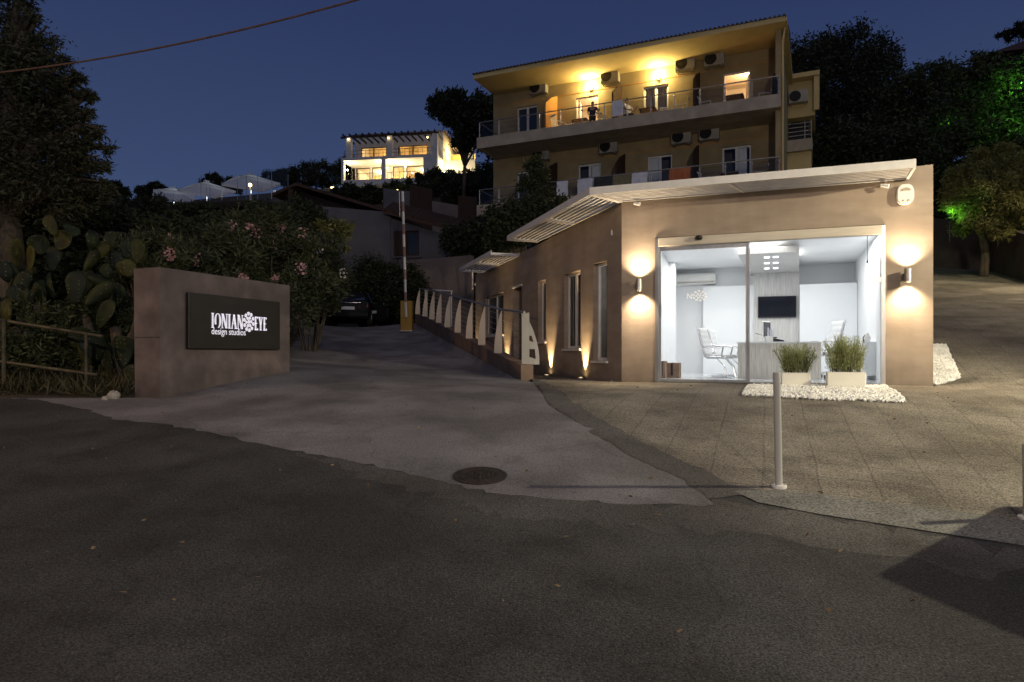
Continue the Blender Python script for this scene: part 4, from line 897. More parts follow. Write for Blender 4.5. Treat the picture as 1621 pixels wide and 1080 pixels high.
# lettering -------------------------------------------------------
YF = -.079; YB = -.090
def stroke_letters(txt, u0, u1, zb, zt, m):
    """roman capitals, thick stems, thin hairlines, slab serifs; widths relative"""
    H = zt-zb; tk = .12*H; th = .05*H
    wd = {'I': .36, 'O': .86, 'N': .84, 'A': .82, 'E': .6, 'Y': .74}
    tot = sum(wd[c] for c in txt)+.07*(len(txt)-1); sc_ = (u1-u0)/(tot*H); x = u0
    def q(pts): m.poly([(p[0], zb+p[1]) for p in pts], YB, YF)
    def stem(x, w=tk, a=0, b=1): q([(x, a*H), (x+w, a*H), (x+w, b*H), (x, b*H)])
    def serif(x, w, z): q([(x-.06*H, z), (x+w+.06*H, z), (x+w+.06*H, z+.035*H), (x-.06*H, z+.035*H)])
    for i, c in enumerate(txt):
        w = wd[c]*H*sc_
        if c == 'I': cx = x+w/2-tk/2; stem(cx); serif(cx, tk, -.005*H); serif(cx, tk, .97*H)
        elif c == 'O':
            n = 22; 
            for k in range(n):
                a0, a1 = 2*math.pi*k/n, 2*math.pi*(k+1)/n
                if 3.6 < a0 < 4.6: continue
                def pt(a, inn):
                    rx = w/2-(0 if not inn else (th+(tk*1.1-th)*abs(math.cos(a)))); rz__ = H/2*1.02-(0 if not inn else th); return (x+w/2+rx*math.cos(a), H/2+rz__*math.sin(a))
                q([pt(a0, 0), pt(a1, 0), pt(a1, 1), pt(a0, 1)])
        elif c == 'N':
            stem(x+.05*H, th); stem(x+w-.05*H-th, th); q([(x+.05*H, H), (x+.05*H+tk*1.2, H), (x+w-.05*H, 0), (x+w-.05*H-tk*1.2, 0)]); serif(x+.05*H, th, -.005*H); serif(x+.05*H, th, .97*H); serif(x+w-.05*H-th, th, .97*H)
        elif c == 'A':
            cx = x+w*.5; q([(x+.05*H, 0), (x+.05*H+th, 0), (cx+th*.5, H), (cx-th*.6, H)]); q([(x+w-.03*H-tk*1.1, 0), (x+w-.03*H, 0), (cx+tk*.5, H), (cx-tk*.6, H)]); q([(x+w*.25, .33*H), (x+w*.72, .33*H), (x+w*.72, .37*H), (x+w*.25, .37*H)]); serif(x+.05*H, th, -.005*H); serif(x+w-.03*H-tk, tk, -.005*H)
        elif c == 'E':
            stem(x+.06*H); 
            for z_, r_ in ((0, 1.), (.48, .8), (.955, .95)): q([(x+.06*H, z_*H), (x+w*r_, z_*H), (x+w*r_, z_*H+th), (x+.06*H, z_*H+th)])
            for z_ in (0, .85): q([(x+w*.95-th, z_*H), (x+w*.95, z_*H), (x+w*.95, (z_+.15)*H), (x+w*.95-th, (z_+.15)*H)])
            serif(x+.06*H, tk, -.005*H)
        elif c == 'Y':
            cx = x+w/2; stem(cx-tk/2, tk, 0, .5); q([(cx-tk*.6, .45*H), (cx+tk*.5, .45*H), (x+.04*H+tk*1.1, H), (x+.04*H, H)]); q([(cx+tk*.5-th, .45*H), (cx+tk*.5, .45*H), (x+w-.04*H, H), (x+w-.04*H-th, H)]); serif(cx-tk/2, tk, -.005*H); serif(x+.06*H, tk, .97*H); serif(x+w-.1*H, th, .97*H)
        x += w+.07*H*sc_
zt_ = SW.z(372, 499); zb_ = (SW.z(372, 521.))
m = MB(); stroke_letters('IONIAN', SW.u(328), SW.u(378.5), zb_, zt_, m); m.build('lettering', M['letters'], pn, fix=True)
m = MB(); stroke_letters('EYE', SW.u(396.5), SW.u(416), zb_-.005, zt_-.01, m); m.build('lettering', M['letters'], pn, fix=True)
m = MB(); cu = SW.u(387.5); cz2 = (SW.z(387.5, 492.)+SW.z(387.5, 528))/2; petals(m, cu, cz2, (SW.u(396)-SW.u(379))/2*1.0, (SW.z(387, 492)-SW.z(387, 528))/2*.86, YB-.004, YF); m.build('emblem', M['letters'], pn)
tx = bpy.data.curves.new('lettering', 'FONT'); tx.body = 'design studios'; tx.size = 1; tx.extrude = .02; to = bpy.data.objects.new('tmp', tx); col.objects.link(to)
bpy.context.view_layer.update(); me = bpy.data.meshes.new_from_object(to); bpy.data.objects.remove(to)
co = np.array([v.co for v in me.vertices]); mn = co.min(0); mxx = co.max(0); wU = SW.u(382.5)-SW.u(328.5); s_ = wU/(mxx[0]-mn[0])
zbase = (SW.z(350, 530)); sz_ = (SW.z(350, 519.5)-SW.z(350, 530))/.72
for v in me.vertices: v.co = (SW.u(328.5)+(v.co.x-mn[0])*s_, YF-.005+v.co.z*.1, zbase+v.co.y*sz_)
me.materials.append(M['letters']); o = bpy.data.objects.new('lettering', me); col.objects.link(o); o.parent = pn

# ------------------------------------------------------------------ vegetation helpers
def crown_leaves(blobs, n, L_, W_s, up=.2, hollow=.55, ragged=.25):
    """points in clumps: blobs = [(x,y,z,rx,ry,rz)]; returns centres"""
    vol = np.array([b[3]*b[4]*b[5] for b in blobs])**.67; cnt = (vol/vol.sum()*n).astype(int); out = []
    for b, c in zip(blobs, cnt):
        k = max(6, c//90); d = rng.normal(size=(k, 3)); d /= np.linalg.norm(d, axis=1, keepdims=True)
        rad = hollow+(1-hollow)*rng.random((k, 1))**.5; cc = d*rad*np.array(b[3:6])+np.array(b[:3])
        idx = rng.integers(0, k, c); sp = ragged*(.5+rng.random((c, 1)))*min(b[3:6])
        out.append(cc[idx]+np.clip(rng.normal(size=(c, 3)), -1.7, 1.7)*sp*.55)
    return np.concatenate(out)
def tree(name, label, cat, loc, blobs, n, L_, W_s, mat, trunk, group=None, up=.1, hollow=.5, ragged=.3, droop=0):
    """blobs relative to loc; trunk = (height, radius)"""
    t = thing(name, label, cat, loc, 0, group)
    leaves_mesh('foliage', crown_leaves(blobs, n, L_, W_s, up, hollow, ragged), up, L_, W_s, mat, t, droop=droop)
    if trunk:
        h, r = trunk; m = MB(); bend = [Vector((0, 0, -.4)), Vector((r*.5, -r*.4, h*.35)), Vector((-r*.3, r*.3, h*.7)), Vector((r*.2, 0, h))]
        m.tube(bend, [r*1.25, r, r*.85, r*.7], 10)
        for b in blobs:
            e = Vector(b[:3]); s = bend[3] if e.z > h else bend[2]; mid = s.lerp(e, .5)+Vector((random.uniform(-.2, .2), random.uniform(-.2, .2), .15*(e-s).length)); m.tube([s, mid, e], [r*.55, r*.32, r*.12], 7)
            for q in range(4):
                w_ = e+Vector((random.uniform(-1, 1)*b[3], random.uniform(-1, 1)*b[4], random.uniform(-.6, 1)*b[5]))*.8; m.tube([mid, mid.lerp(w_, .6)+Vector((0, 0, .1)), w_], [r*.25, r*.13, r*.04], 5)
        m.build('trunk', M['bark'], t, smooth=True)
    return t
def blob_px(base, px, py, Y, rpx, rpy=None, ry=None):
    p = PT(px, py, Y)-Vector(base); k = Y/FPX; rpy = rpy or rpx; return (p.x, p.y, p.z, rpx*k, (ry if ry else rpx*k), rpy*k)
def gz(x, y): return float(Th(np.array([x]), np.array([y]))[0])

# big olive at left
def mk(name, label, cat, px_base, Yb, specs, n, L_, W_s, mat, tr, **kw):
    x = (px_base-HX)/FPX*Yb; base = (x, Yb, gz(x, Yb)); return tree(name, label, cat, base, [blob_px(base, *s) for s in specs], n, L_, W_s, mat, tr, **kw)
mk('olive_tree', 'tall dark olive tree at the left edge with drooping outer branches', 'tree', 10, 15.5,
   [(0, 60, 15.5, 60, 55), (-40, 150, 16, 110, 100), (45, 130, 15, 55, 45), (85, 190, 15.2, 50, 34), (115, 245, 15, 40, 28), (50, 250, 15.5, 80, 55), (-20, 300, 16, 110, 80), (110, 140, 15.2, 30, 22), (30, -10, 15.5, 30, 22), (85, 310, 15.6, 70, 40), (66, 75, 15, 26, 20), (140, 150, 15, 17, 12), (92, 98, 15, 20, 14), (152, 205, 15, 22, 14), (160, 262, 15, 22, 16), (148, 298, 15, 26, 16), (48, 28, 15, 20, 16), (135, 178, 15, 18, 11), (170, 236, 15, 12, 9), (120, 120, 15, 14, 10), (20, 100, 15, 40, 30)], 62000, .13, .036, M['l_olive'], (3.6, .34), hollow=.25, ragged=.42, droop=.15)
mk('broadleaf_tree', 'dark dense tree behind the cactus, under the olive crown', 'tree', 60, 19,
   [(40, 360, 19, 110, 60), (150, 370, 19, 80, 50), (-60, 380, 19, 110, 70), (200, 400, 19, 60, 45), (90, 440, 18.5, 120, 50)], 50000, .16, .07, M['l_dark'], (2.2, .2), hollow=.2, ragged=.4)

# hill vegetation bands
hl = [(190, 365, 23, 70, 45, 'l_bush'), (270, 375, 22, 80, 45, 'l_bush'), (345, 368, 24, 75, 48, 'l_bush'), (420, 352, 27, 60, 45, 'l_bush'), (470, 345, 30, 45, 40, 'l_bush'),
      (240, 335, 32, 60, 28, 'l_dark'), (170, 325, 36, 60, 26, 'l_dark'), (320, 345, 33, 60, 26, 'l_dark')]
labs = ['dark leafy bush on the slope directly right of the olive crown', 'dark leafy bush on the slope above the sign wall, left of the pink flowers', 'dark leafy bush behind the left part of the oleander', 'leafy bush on the slope below the garden lamp', 'leafy bush beside the dark gabled shelter',
        'low bush below the leftmost white parasol', 'far low bush at the left foot of the hillside', 'low bush below the middle parasol']
for (px, py, Y_, rx, ry, mt), lb in zip(hl, labs):
    x = (px-HX)/FPX*Y_; zg = gz(x, Y_); base = (x, Y_, zg); pz = PT(px, py, Y_).z
    tree('hillside_bush', lb, 'bush', base, [blob_px(base, px+dx, py+dy, Y_, rx*.5, ry*.5) for dx, dy in ((-rx*.55, 6), (0, -8), (rx*.55, 4), (-rx*.2, ry*.5), (rx*.3, ry*.55), (0, ry*.9))], 12000, .16 if Y_ < 30 else .22, .07, M[mt], (max(.5, pz-zg-.5), .1), 'dark bushes on the left hillside', hollow=.2, ragged=.5)

# oleander with flowers
def oleander(label, px, pyc, Y_, rx, ry, nfl, seed):
    x = (px-HX)/FPX*Y_; base = (x, Y_, gz(x, Y_)); t = thing('oleander', label, 'shrub', base, 0, 'flowering oleanders behind the sign wall')
    bl = [blob_px(base, px+dx*rx, pyc+dy*ry, Y_+random.uniform(-.4, .4), rx*.42, ry*.36) for dx, dy in ((-.6, .1), (0, -.5), (.5, -.25), (-.3, .55), (.3, .5), (.7, .35), (-.6, -.4), (0, .1), (0, .95), (.5, .95), (-.5, .95))]
    c = crown_leaves(bl, 17000, .2, .035, .6, .3, .4); leaves_mesh('foliage', c, .5, .17, .032, M['l_oleander'], t)
    m = MB()
    for b in bl: m.tube([(b[0]*.25, b[1]*.3, 0), (b[0]*.7, b[1]*.7, b[2]*.6), b[:3]], [.03, .02, .008], 6)
    m.build('stems', M['bark'], t)
    r = np.random.default_rng(seed); fc = []; 
    for i in range(nfl):
        b = bl[r.integers(0, len(bl))]; d = r.normal(size=3); d[1] = -abs(d[1])-.6; d[2] = abs(d[2])*.5; d /= np.linalg.norm(d); p0 = np.array(b[:3])+d*np.array(b[3:6])*1.12; k = r.integers(12, 60)
        leaves_mesh('flower_cluster', p0+np.clip(r.normal(size=(k, 3)), -1.5, 1.5)*np.array([.07, .06, .08])*r.uniform(.5, 1.1), .2, .075, .06, M['pink'] if seed % 2 else M['white_petal'], t)
oleander('tall oleander with pink flower clusters above the middle of the sign wall', 330, 425, 15.5, 95, 75, 11, 3)
oleander('oleander with pink flowers rising highest near the right end of the sign wall', 430, 410, 16.5, 80, 85, 14, 5)
oleander('oleander with scattered pale flowers arching toward the grey house', 490, 415, 18.5, 60, 60, 10, 8)
oleander('low oleander with few blooms beside the cactus', 240, 430, 14.5, 70, 70, 5, 13)
mk('young_tree', 'small light green leafy branch crown in front of the grey house wall', 'tree', 500, 19.5, [(530, 368, 19.5, 26, 20), (545, 380, 19.5, 14, 18), (515, 385, 19.5, 18, 18)], 1800, .14, .05, M['l_amber'], (2.6, .05))

# prickly pears
def cactus(label, base_px, base_py, Y_, pads, seed):
    r = random.Random(seed); x = (base_px-HX)/FPX*Y_; zg = gz(x, Y_); k = Y_/FPX; O_ = Vector((x, Y_, zg))
    t = thing('prickly_pear', label, 'cactus', O_, 0, 'prickly pears left of the sign wall')
    m = MB(); m.tube([(0, 0, -.2), (.1, 0, .4), (0, .05, .9)], [.13, .11, .08], 9); m.tube([(0, 0, .2), (-.35, 0, .7), (-.5, .05, 1.1)], [.1, .09, .06], 8); m.tube([(0, 0, .3), (.35, 0, .8), (.4, .05, 1.2)], [.1, .08, .06], 8)
    m.build('trunk', M['bark'], t, smooth=True)
    for (px, py, rx, ry, tilt, yaw) in pads:
        p = PT(px, py, Y_+r.uniform(-.35, .35))-O_; R = Matrix.Rotation(yaw, 3, 'Z') @ Matrix.Rotation(math.radians(tilt), 3, 'Y')
        n, mm = 18, 10; vs = []; a, b = rx*k/max(.45, math.cos(yaw)), ry*k; w1, w2, w3 = r.uniform(-.12, .12), r.uniform(0, 6), r.uniform(-.05, .05); cv = r.uniform(-.06, .06)
        for j in range(mm+1):
            ph = math.pi*j/mm; zz = -math.cos(ph)
            for i in range(n):
                th = 2*math.pi*i/n; wv = (1+.28*zz)*(1+.07*math.sin(ph*3+w2)*math.copysign(1, math.cos(th)))
                v = Vector((a*(math.sin(ph)**.9*wv*math.cos(th)+w1*zz*zz), .03*math.sin(ph)*math.sin(th)+cv*zz*zz+w3*math.cos(th)**2*math.sin(ph), b*zz)) if 0 < j < mm else Vector((a*w1, cv, b*zz)); vs.append(p+R @ v)
        m = MB().add(vs, [(j*n+i, j*n+(i+1) % n, (j+1)*n+(i+1) % n, (j+1)*n+i) for j in range(mm) for i in range(n)]); m.build('pad', M['pad'], t, smooth=True)
    return t
rnd = random.Random(5)
def fill(px0, px1, py0, py1, n):
    return [(rnd.uniform(px0, px1), rnd.uniform(py0, py1), rnd.uniform(10, 15), rnd.uniform(17, 25), rnd.uniform(-50, 50), rnd.uniform(-1.1, 1.1)) for _ in range(n)]
cactus('prickly pear with two pale pads standing highest on the left', 95, 620, 12, [(81, 357, 9, 17, -18, .2), (100, 381, 12, 16, 20, .3), (112, 365, 8, 9, 20, .9), (62, 388, 12, 16, -15, .6), (50, 410, 10, 20, 5, -.5), (85, 410, 10, 20, 5, .4), (34, 450, 12, 15, -50, .2), (25, 400, 5, 22, -3, 1.2), (62, 465, 12, 24, -8, .2), (32, 430, 20, 10, 10, .3)]+fill(20, 110, 430, 600, 22), 1)
cactus('prickly pear with upright pads nearest the sign wall', 180, 620, 11.2, [(175, 382, 9, 18, 5, .2), (181, 413, 10, 16, 3, .2), (160, 395, 7, 14, -10, 1.), (203, 395, 11, 15, 15, .6), (217, 398, 5, 20, 3, 1.1), (208, 390, 6, 16, 0, .9), (143, 412, 8, 20, 25, .3), (148, 380, 5, 16, 8, 1.2), (156, 445, 22, 11, 22, .2), (120, 455, 13, 26, 5, .4), (200, 425, 12, 14, -20, .5), (135, 490, 22, 13, 12, .3), (170, 430, 9, 13, -30, .4)]+fill(120, 208, 440, 610, 22), 2)
cactus('prickly pear half hidden behind the pipe fence at the left edge', 20, 620, 11.6, fill(-40, 50, 440, 600, 24)+[(8, 430, 10, 18, -20, .5)], 3)
# undergrowth
def grass_patch(name, poly, n, L_, label, mat='l_grass', up=1.2):
    P_ = np.array(poly); lo = P_.min(0); hi = P_.max(0); xs = rng.uniform(lo[0], hi[0], n*3); ys = rng.uniform(lo[1], hi[1], n*3); ok = sdist(xs, ys, poly) < 0; xs = xs[ok][:n]; ys = ys[ok][:n]
    cc = np.stack([xs, ys, Th(xs, ys)], 1); o = leaves_mesh(name, cc, up, L_, .02, M[mat]); return tag(o, label, 'grass', kind='stuff')
grass_patch('weeds', [(-12, 9.95), (-5.75, 10.05), (-5.5, 11), (-6.5, 15), (-14, 15)], 16000, .32, 'dry weeds and grass under the cactus and pipe fence')
grass_patch('weeds', [(-4.45, 13.), (-5.0, 12.9), (-8, 24), (-7.3, 24), (-5.7, 17)], 4000, .22, 'weeds along the left edge of the driveway')
# pipe fence
pf = thing('pipe_fence', 'weathered two rail pipe fence in front of the cactus', 'fence')
for (a, b) in (((-120, 488), (163, 533)), ((-120, 556), (155, 594))):
    A = PT(*a, 10.6); B = PT(*b, 10.25); MB().cyl(A, B, .026, n=8).build('rail', M['iron'], pf)
for px, yt in ((137, 528), (6, 504), (-100, 500)):
    p = PT(px, yt, 10.27 if px > 100 else 10.4); MB().cyl((p.x, p.y, .85), p, .028, n=8).build('post', M['iron'], pf)
# scrubby leaves mixed through the cactus
u_ = thing('scrub', 'low dark scrub growing through the cactus behind the pipe fence', 'scrub', (-7.6, 11.4, gz(-7.6, 11.4)))
bl_ = [(random.uniform(-2.2, 2.2), random.uniform(-.6, .5), random.uniform(.2, 1.1), .5, .4, .35) for _ in range(16)]
leaves_mesh('foliage', crown_leaves(bl_, 16000, .1, .03, .4, .2, .5), .5, .11, .03, M['l_bush'], u_)
mb_ = MB()
for b_ in bl_: mb_.tube([(0, 0, -.1), (b_[0]*.9, b_[1]*.6, .05), (b_[0], b_[1], b_[2])], [.02, .012, .005], 5)
mb_.build('stems', M['bark'], u_)
# fallen leaves and grit on the paving
nl = 190; lx = rng.uniform(-9, 9, nl); ly = rng.uniform(3.6, 12, nl)**1.0; keep = (sdist(lx, ly, LOWP) > .1) & (np.abs(lx) < ly*.8); lx = lx[keep]; ly = ly[keep]
ldir = rng.normal(size=(len(lx), 3)); ldir[:, 2] = .12*np.abs(ldir[:, 2])
tag(leaves_mesh('fallen_leaves', np.stack([lx, ly, Dh(lx, ly)+.016], 1), 0, .045, .022, noise_mat('dry_leaf', (.13, .09, .05), (.26, .19, .11), 30, .9), dirs=ldir), 'scattered dry leaves on the road and paving', 'leaves', kind='stuff')
# loose rocks
for px, py, r, lb in ((180, 632, .10, 'pale loose stone at the foot of the sign wall end'), (166, 634, .05, 'small dark stone left of the pale one')):
    x, y = on_ground(px, py); m = MB().ball((0, 0, 0), (r, r*.7, r*.75), 9, 6); m.v = [(a*random.uniform(.8, 1.15), b*random.uniform(.8, 1.15), c*random.uniform(.8, 1.15)) for a, b, c in m.v]
    tag(m.build('rock', M['rock'], None, (x, y, dh(x, y)+r*.45)), lb, 'stone')

# ------------------------------------------------------------------ apartment block
G = Frame(-1.5, 30.45, math.atan2(-.41, .912)); GW = 12.56; GD = 1.9
apt = thing('apartment_building', 'ochre three storey apartment block with long balconies and a tiled roof', 'building', (G.o[0], G.o[1], 0), G.ang)
Z0, Z1, Z2, ZR = 5.0, 8.0, 11.0, 13.86
gl = G.u(781, GD)
def gop(a, b, zf, h=2.12): return (G.u(a, GD), G.u(b, GD), zf+.03, zf+h)
up_doors = [gop(818, 851, Z2), gop(912, 947, Z2), gop(1019, 1058, Z2), gop(1145, 1188, Z2)]
lo_doors = [gop(818, 850, Z1), gop(915, 951, Z1), gop(1025, 1064, Z1), gop(1143, 1189, Z1)]
gr_doors = [gop(830, 865, Z0), gop(925, 960, Z0)]
wall('front_wall', M['yellow'], gl, GW, 3.0, ZR+.1, ZR+.1, .25, up_doors+lo_doors+gr_doors, apt, GD)
MB().box(gl, gl+.25, GD+.26, 8.2, 3, ZR).build('side_wall', M['yellow'], apt)
MB().box(GW-.2, GW, .35, 7.6, 3, ZR).build('side_wall', M['yellow'], apt)
MB().box(gl+.26, GW-.21, 8.0, 8.2, 3, ZR).build('rear_wall', M['yellow'], apt)
# shallow horizontal bands on the wall
for zf in (Z1, Z2):
    for h in (2.32, ):
        us = [(gl+.01, G.u(861, GD)), (G.u(885, GD), GW-.22)]
        for a, b in us: MB().box(a, b, GD-.02, GD-.003, zf+h, zf+h+.03).build('wall_band', M['orange'], apt)
for zf in (Z0, Z1, Z2):
    MB().box(-.02, GW+.0, 0, GD-.004, zf-.18, zf+.02).build('balcony_slab', M['slab'], apt)
    m = MB(); m.box(-.03, GW+.01, -.10, .06, zf-.2, zf+.28); m.box(-.03, .12, .062, GD+.4, zf-.2, zf+.28); m.build('balcony_parapet', M['slab'], apt)
# roof
m = MB(); m.add([(-.12, -.25, ZR), (GW+.16, -.25, ZR), (GW+.16, 8.6, ZR), (-.12, 8.6, ZR), (-.12, -.25, ZR+.18), (GW+.16, -.25, ZR+.18), (GW+.16, 8.6, ZR+.18), (-.12, 8.6, ZR+.18)],
                [(0, 3, 2, 1), (4, 5, 6, 7), (0, 1, 5, 4), (1, 2, 6, 5), (2, 3, 7, 6), (3, 0, 4, 7)])
rf = m.build('roof_soffit', M['cream'], apt)
m = MB(); x0, x1 = -.16, GW+.19; n = 78
m.add([(x0, -.29, ZR+.19), (x1, -.29, ZR+.19), (x1, 4, ZR+1.4), (x0, 4, ZR+1.4), (x1, 8.65, ZR+.19), (x0, 8.65, ZR+.19)], [(0, 1, 2, 3), (3, 2, 4, 5), (1, 4, 2), (0, 3, 5)])
for k in range(n+1): x = x0+.06+(x1-x0-.12)*k/n; m.cyl((x, -.32, ZR+.20), (x, 3.9, ZR+1.39), .04, .04, 8)
m.build('roof', M['tile'], apt)
# gutter and downpipe
m = MB(); m.box(GW+.17, GW+.23, -.28, 6.2, ZR-.02, ZR+.12); m.tube([(GW+.14, .3, ZR), (GW+.06, .3, ZR-.5), (GW+.05, .3, 3.5)], .04); m.build('downpipe', M['cream'], apt)
# rear wing
d6 = 6.2; wu0 = G.u(1254, d6); wu1 = G.u(1290, d6)
zt = CAMZ+(563-128)/FPX*G.xy(wu0, d6)[1]; zbm = CAMZ+(563-187)/FPX*G.xy(wu0, d6)[1]
MB().box(GW+.005, wu1, d6, d6+3, zbm, zt-.1).build('wing_bay', M['cream'], apt)
MB().box(GW+.005, wu1+.2, d6-.5, d6+3.2, zt-.08, zt+.12).build('wing_roof', M['cream'], apt)
MB().box(wu1-.04, wu1+.18, d6-.45, d6-.3, zbm+.1, zt-.1).build('wing_fin', M['cream'], apt)
zs0 = CAMZ+(563-240)/FPX*G.xy(wu0, d6-.8)[1]; zs1 = CAMZ+(563-222)/FPX*G.xy(wu0, d6-.8)[1]
MB().box(GW+.005, wu1-.1, d6-.8, d6+2, zs0, zs1).build('wing_balcony', M['slab'], apt)
MB().box(GW+.005, wu1-.14, d6-.6, d6+2, 3.5, zs0-.005).build('wing_wall', M['cream'], apt)
MB().box(GW+.006, wu1-.25, d6+.6, d6+.7, zs1+.005, zbm-.005).build('wing_recess', M['dark'], apt)
wr = MB(); 
for k in range(4): wr.cyl((GW+.05, d6-.75, zs1+.18*(k+1)), (wu1-.14, d6-.75, zs1+.18*(k+1)), .012, n=5)
for uu in (wu1-.14, wu1-.4): wr.cyl((uu, d6-.75, zs1), (uu, d6-.75, zs1+.8), .022, n=6)
wr.build('wing_railing', M['steel'], apt)
# doors and lit rooms
curt = noise_mat('cream_curtain', (.62, .5, .36), (.72, .6, .44), 3, .9, stretch=(6, 6, .4))
for grp, zf in ((up_doors, Z2), (lo_doors, Z1), (gr_doors, Z0)):
    for i, (a, b, z0, z1) in enumerate(grp):
        lit = zf == Z2 and i in (1, 3); half = zf == Z2 and i == 2
        if lit:
            m = MB(); f = .05; m.box(a, b, GD+.04, GD+.1, z1-f, z1); m.box(a, a+f, GD+.04, GD+.1, z0, z1-f); m.box(b-f, b, GD+.04, GD+.1, z0, z1-f)
            dr = m.build('balcony_door', M['white'], apt)
            # leaf swung inwards
            c = MB(); c.box(0, .045, 0, .75, z0, z1-.06); lf = c.build('door_leaf', M['white'], dr, (a+.06 if i == 1 else b-.11, GD+.27, 0), math.radians(12))
            m = MB(); r0, r1 = a-1.0, b+1.2; y0, y1 = GD+.26, GD+3.2; zc = z0+2.6
            m.add([(r0, y0, z0), (r1, y0, z0), (r1, y1, z0), (r0, y1, z0), (r0, y0, zc), (r1, y0, zc), (r1, y1, zc), (r0, y1, zc)], [(0, 1, 2, 3), (4, 7, 6, 5), (3, 2, 6, 7), (1, 5, 6, 2), (0, 3, 7, 4)])
            m.build('room_interior', noise_mat('room_paint', (.6, .5, .36), (.68, .57, .42), 1.5, .9), apt, fix=False)
            MB().box(a+.2, b+.5, y1-1.1, y1-.1, z0, z0+.55).build('bed', M['fabric_white'], apt); MB().box(a-.1, a+.35, y1-.5, y1-.05, z0, z0+1.9).build('wardrobe', M['card'], apt)
            light('POINT', 'room_light', ((a+b)/2+.4, GD+1.5, z0+2.25), 210 if i == 1 else 150, (1, .74, .44) if i == 1 else (1, .70, .40), apt, .12)
        else:
            dim = zf == Z1 and i in (1, 2, 3)
            w_ = window_unit(apt, a, b, z0, z1, GD+.1, M['white'], 2, .07, glass=M['glass'] if (half or dim) else M['glass_dark'])
            if dim:
                y2 = GD+.22; n = 18; c0 = a+.05+(.0 if i == 2 else (b-a)*.5); c1 = c0+(b-a)*(.42 if i != 3 else .3); pts = [(c0+(c1-c0)*k/n, y2+.03*math.sin(k*2.1)) for k in range(n+1)]
                MB().add([(p[0], p[1], z0) for p in pts]+[(p[0], p[1], z1) for p in pts], [(k, k+1, n+2+k, n+1+k) for k in range(n)]).build('curtain', M['panel_in'], w_, fix=False)
                MB().box(a-.3, b+.3, GD+.9, GD+.95, z0, z1+.2).build('dark_room_wall', M['grey_wall'], w_)
            if half:
                y2 = GD+.2; n = 30; pts = [(a+(b-a)*k/n, y2+.025*math.sin(k*1.7)) for k in range(n+1)]
                c = MB().add([(p[0], p[1], z0) for p in pts]+[(p[0], p[1], z1) for p in pts], [(k, k+1, n+2+k, n+1+k) for k in range(n)]); c.build('curtain', curt, w_, fix=False)
# balcony railings
def balcony_rail(zf, dark_glass=True):
    r = bpy.data.objects.new('balcony_railing', None); col.objects.link(r); r.parent = apt
    zt = zf+.97; m = MB(); m.tube([(.06, GD+.2, zt), (.06, .0, zt), (GW-.06, .0, zt), (GW-.06, .5, zt)], .026, 8); m.build('handrail', M['steel'], r)
    n = 13
    for k in range(n+1):
        x = .06+(GW-.12)*k/n; p = MB().cyl((x, .0, zf+.28), (x, .0, zt), .02, n=6)
        for zz in (zf+.42, zf+.82): p.ball((x, -.0, zz), (.05, .02, .035), 8, 5)
        p.build('post', M['steel'], r)
        if k < n: MB().add([(x+.06, 0.01, zf+.34), (x+(GW-.12)/n-.06, 0.01, zf+.34), (x+(GW-.12)/n-.06, 0.01, zf+.88), (x+.06, 0.01, zf+.88)], [(0, 1, 2, 3)]).build('glass_panel', gpan, r)
    return r
gpan = glass_mat('tinted_panel', (.72, .74, .78))
balcony_rail(Z2); balcony_rail(Z1); balcony_rail(Z0)
# dividing screens
for px, zf, mt in ((864, Z2, 'orange'), (970, Z2, 'wood_brown'), (1098, Z2, 'wood_brown'), (975, Z1, 'wood_brown'), (1096, Z1, 'wood_brown'), (864, Z1, 'wood_brown')):
    u = G.u(px, .6); m = MB(); v = [(.45, zf+.03), (GD-.01, zf+.03), (GD-.01, zf+2.35), (1.1, zf+2.0), (.45, zf+1.55)]
    m.add([(u, y, z) for y, z in v]+[(u+.06, y, z) for y, z in v], [(0, 1, 2, 3, 4), (9, 8, 7, 6, 5)]+[(i, i+5, (i+1) % 5+5, (i+1) % 5) for i in range(5)]); m.build('balcony_screen', M[mt], apt)
# air conditioners
def ac_unit():
    t = thing('air_conditioner', '', 'air conditioner', (0, 0, 0), G.ang, 'outdoor air conditioners on the ochre facade')
    MB().rbox(-.40, .40, -.32, 0, -.27, .27, .015).build('case', M['ac_white'], t)
    m = MB(); n = 24
    for r in (.245,):
        for k in range(n):
            a0, a1 = 2*math.pi*k/n, 2*math.pi*(k+1)/n; m.cyl((-.13+r*math.cos(a0), -.335, r*math.sin(a0)), (-.13+r*math.cos(a1), -.335, r*math.sin(a1)), .006, n=4, cap=False)
    MB().cyl((-.13, -.329, 0), (-.13, -.321, 0), .245, n=24).build('fan', M['black'], t); m.build('fan_grille', M['slab'], t)
    for s in (-.3, .3): MB().box(s-.02, s+.02, -.32, .04, -.33, -.293).build('bracket', M['steel'], t)
    return t
proto = ac_unit()
acs = [(853, 140, 'upper row air conditioner above the leftmost dark balcony door'), (966, 122, 'upper row air conditioner between the two glowing wall lamps'), (1085, 102, 'upper row air conditioner, left of the close pair'), (1131, 95, 'upper row air conditioner, right of the close pair'),
       (857, 245, 'lower row air conditioner behind the tree leaves'), (964, 233, 'lower row air conditioner alone above the hanging towels'), (1079, 218, 'lower row air conditioner, left of the close pair'), (1123, 212, 'lower row air conditioner, right of the close pair')]
for i, (px, py, lb) in enumerate(acs):
    d = GD-.04; u = G.u(px, d-.15); p = G.P(u, d, G.z(px, py, d-.15))
    if i == 0: proto.location = p; proto['label'] = lb
    else: dup(proto, p, G.ang, lb)
dup(proto, G.P(GW+.45, d6-.04, G.z(1251, 158, d6)), G.ang, 'air conditioner tucked beside the rear wing of the block')
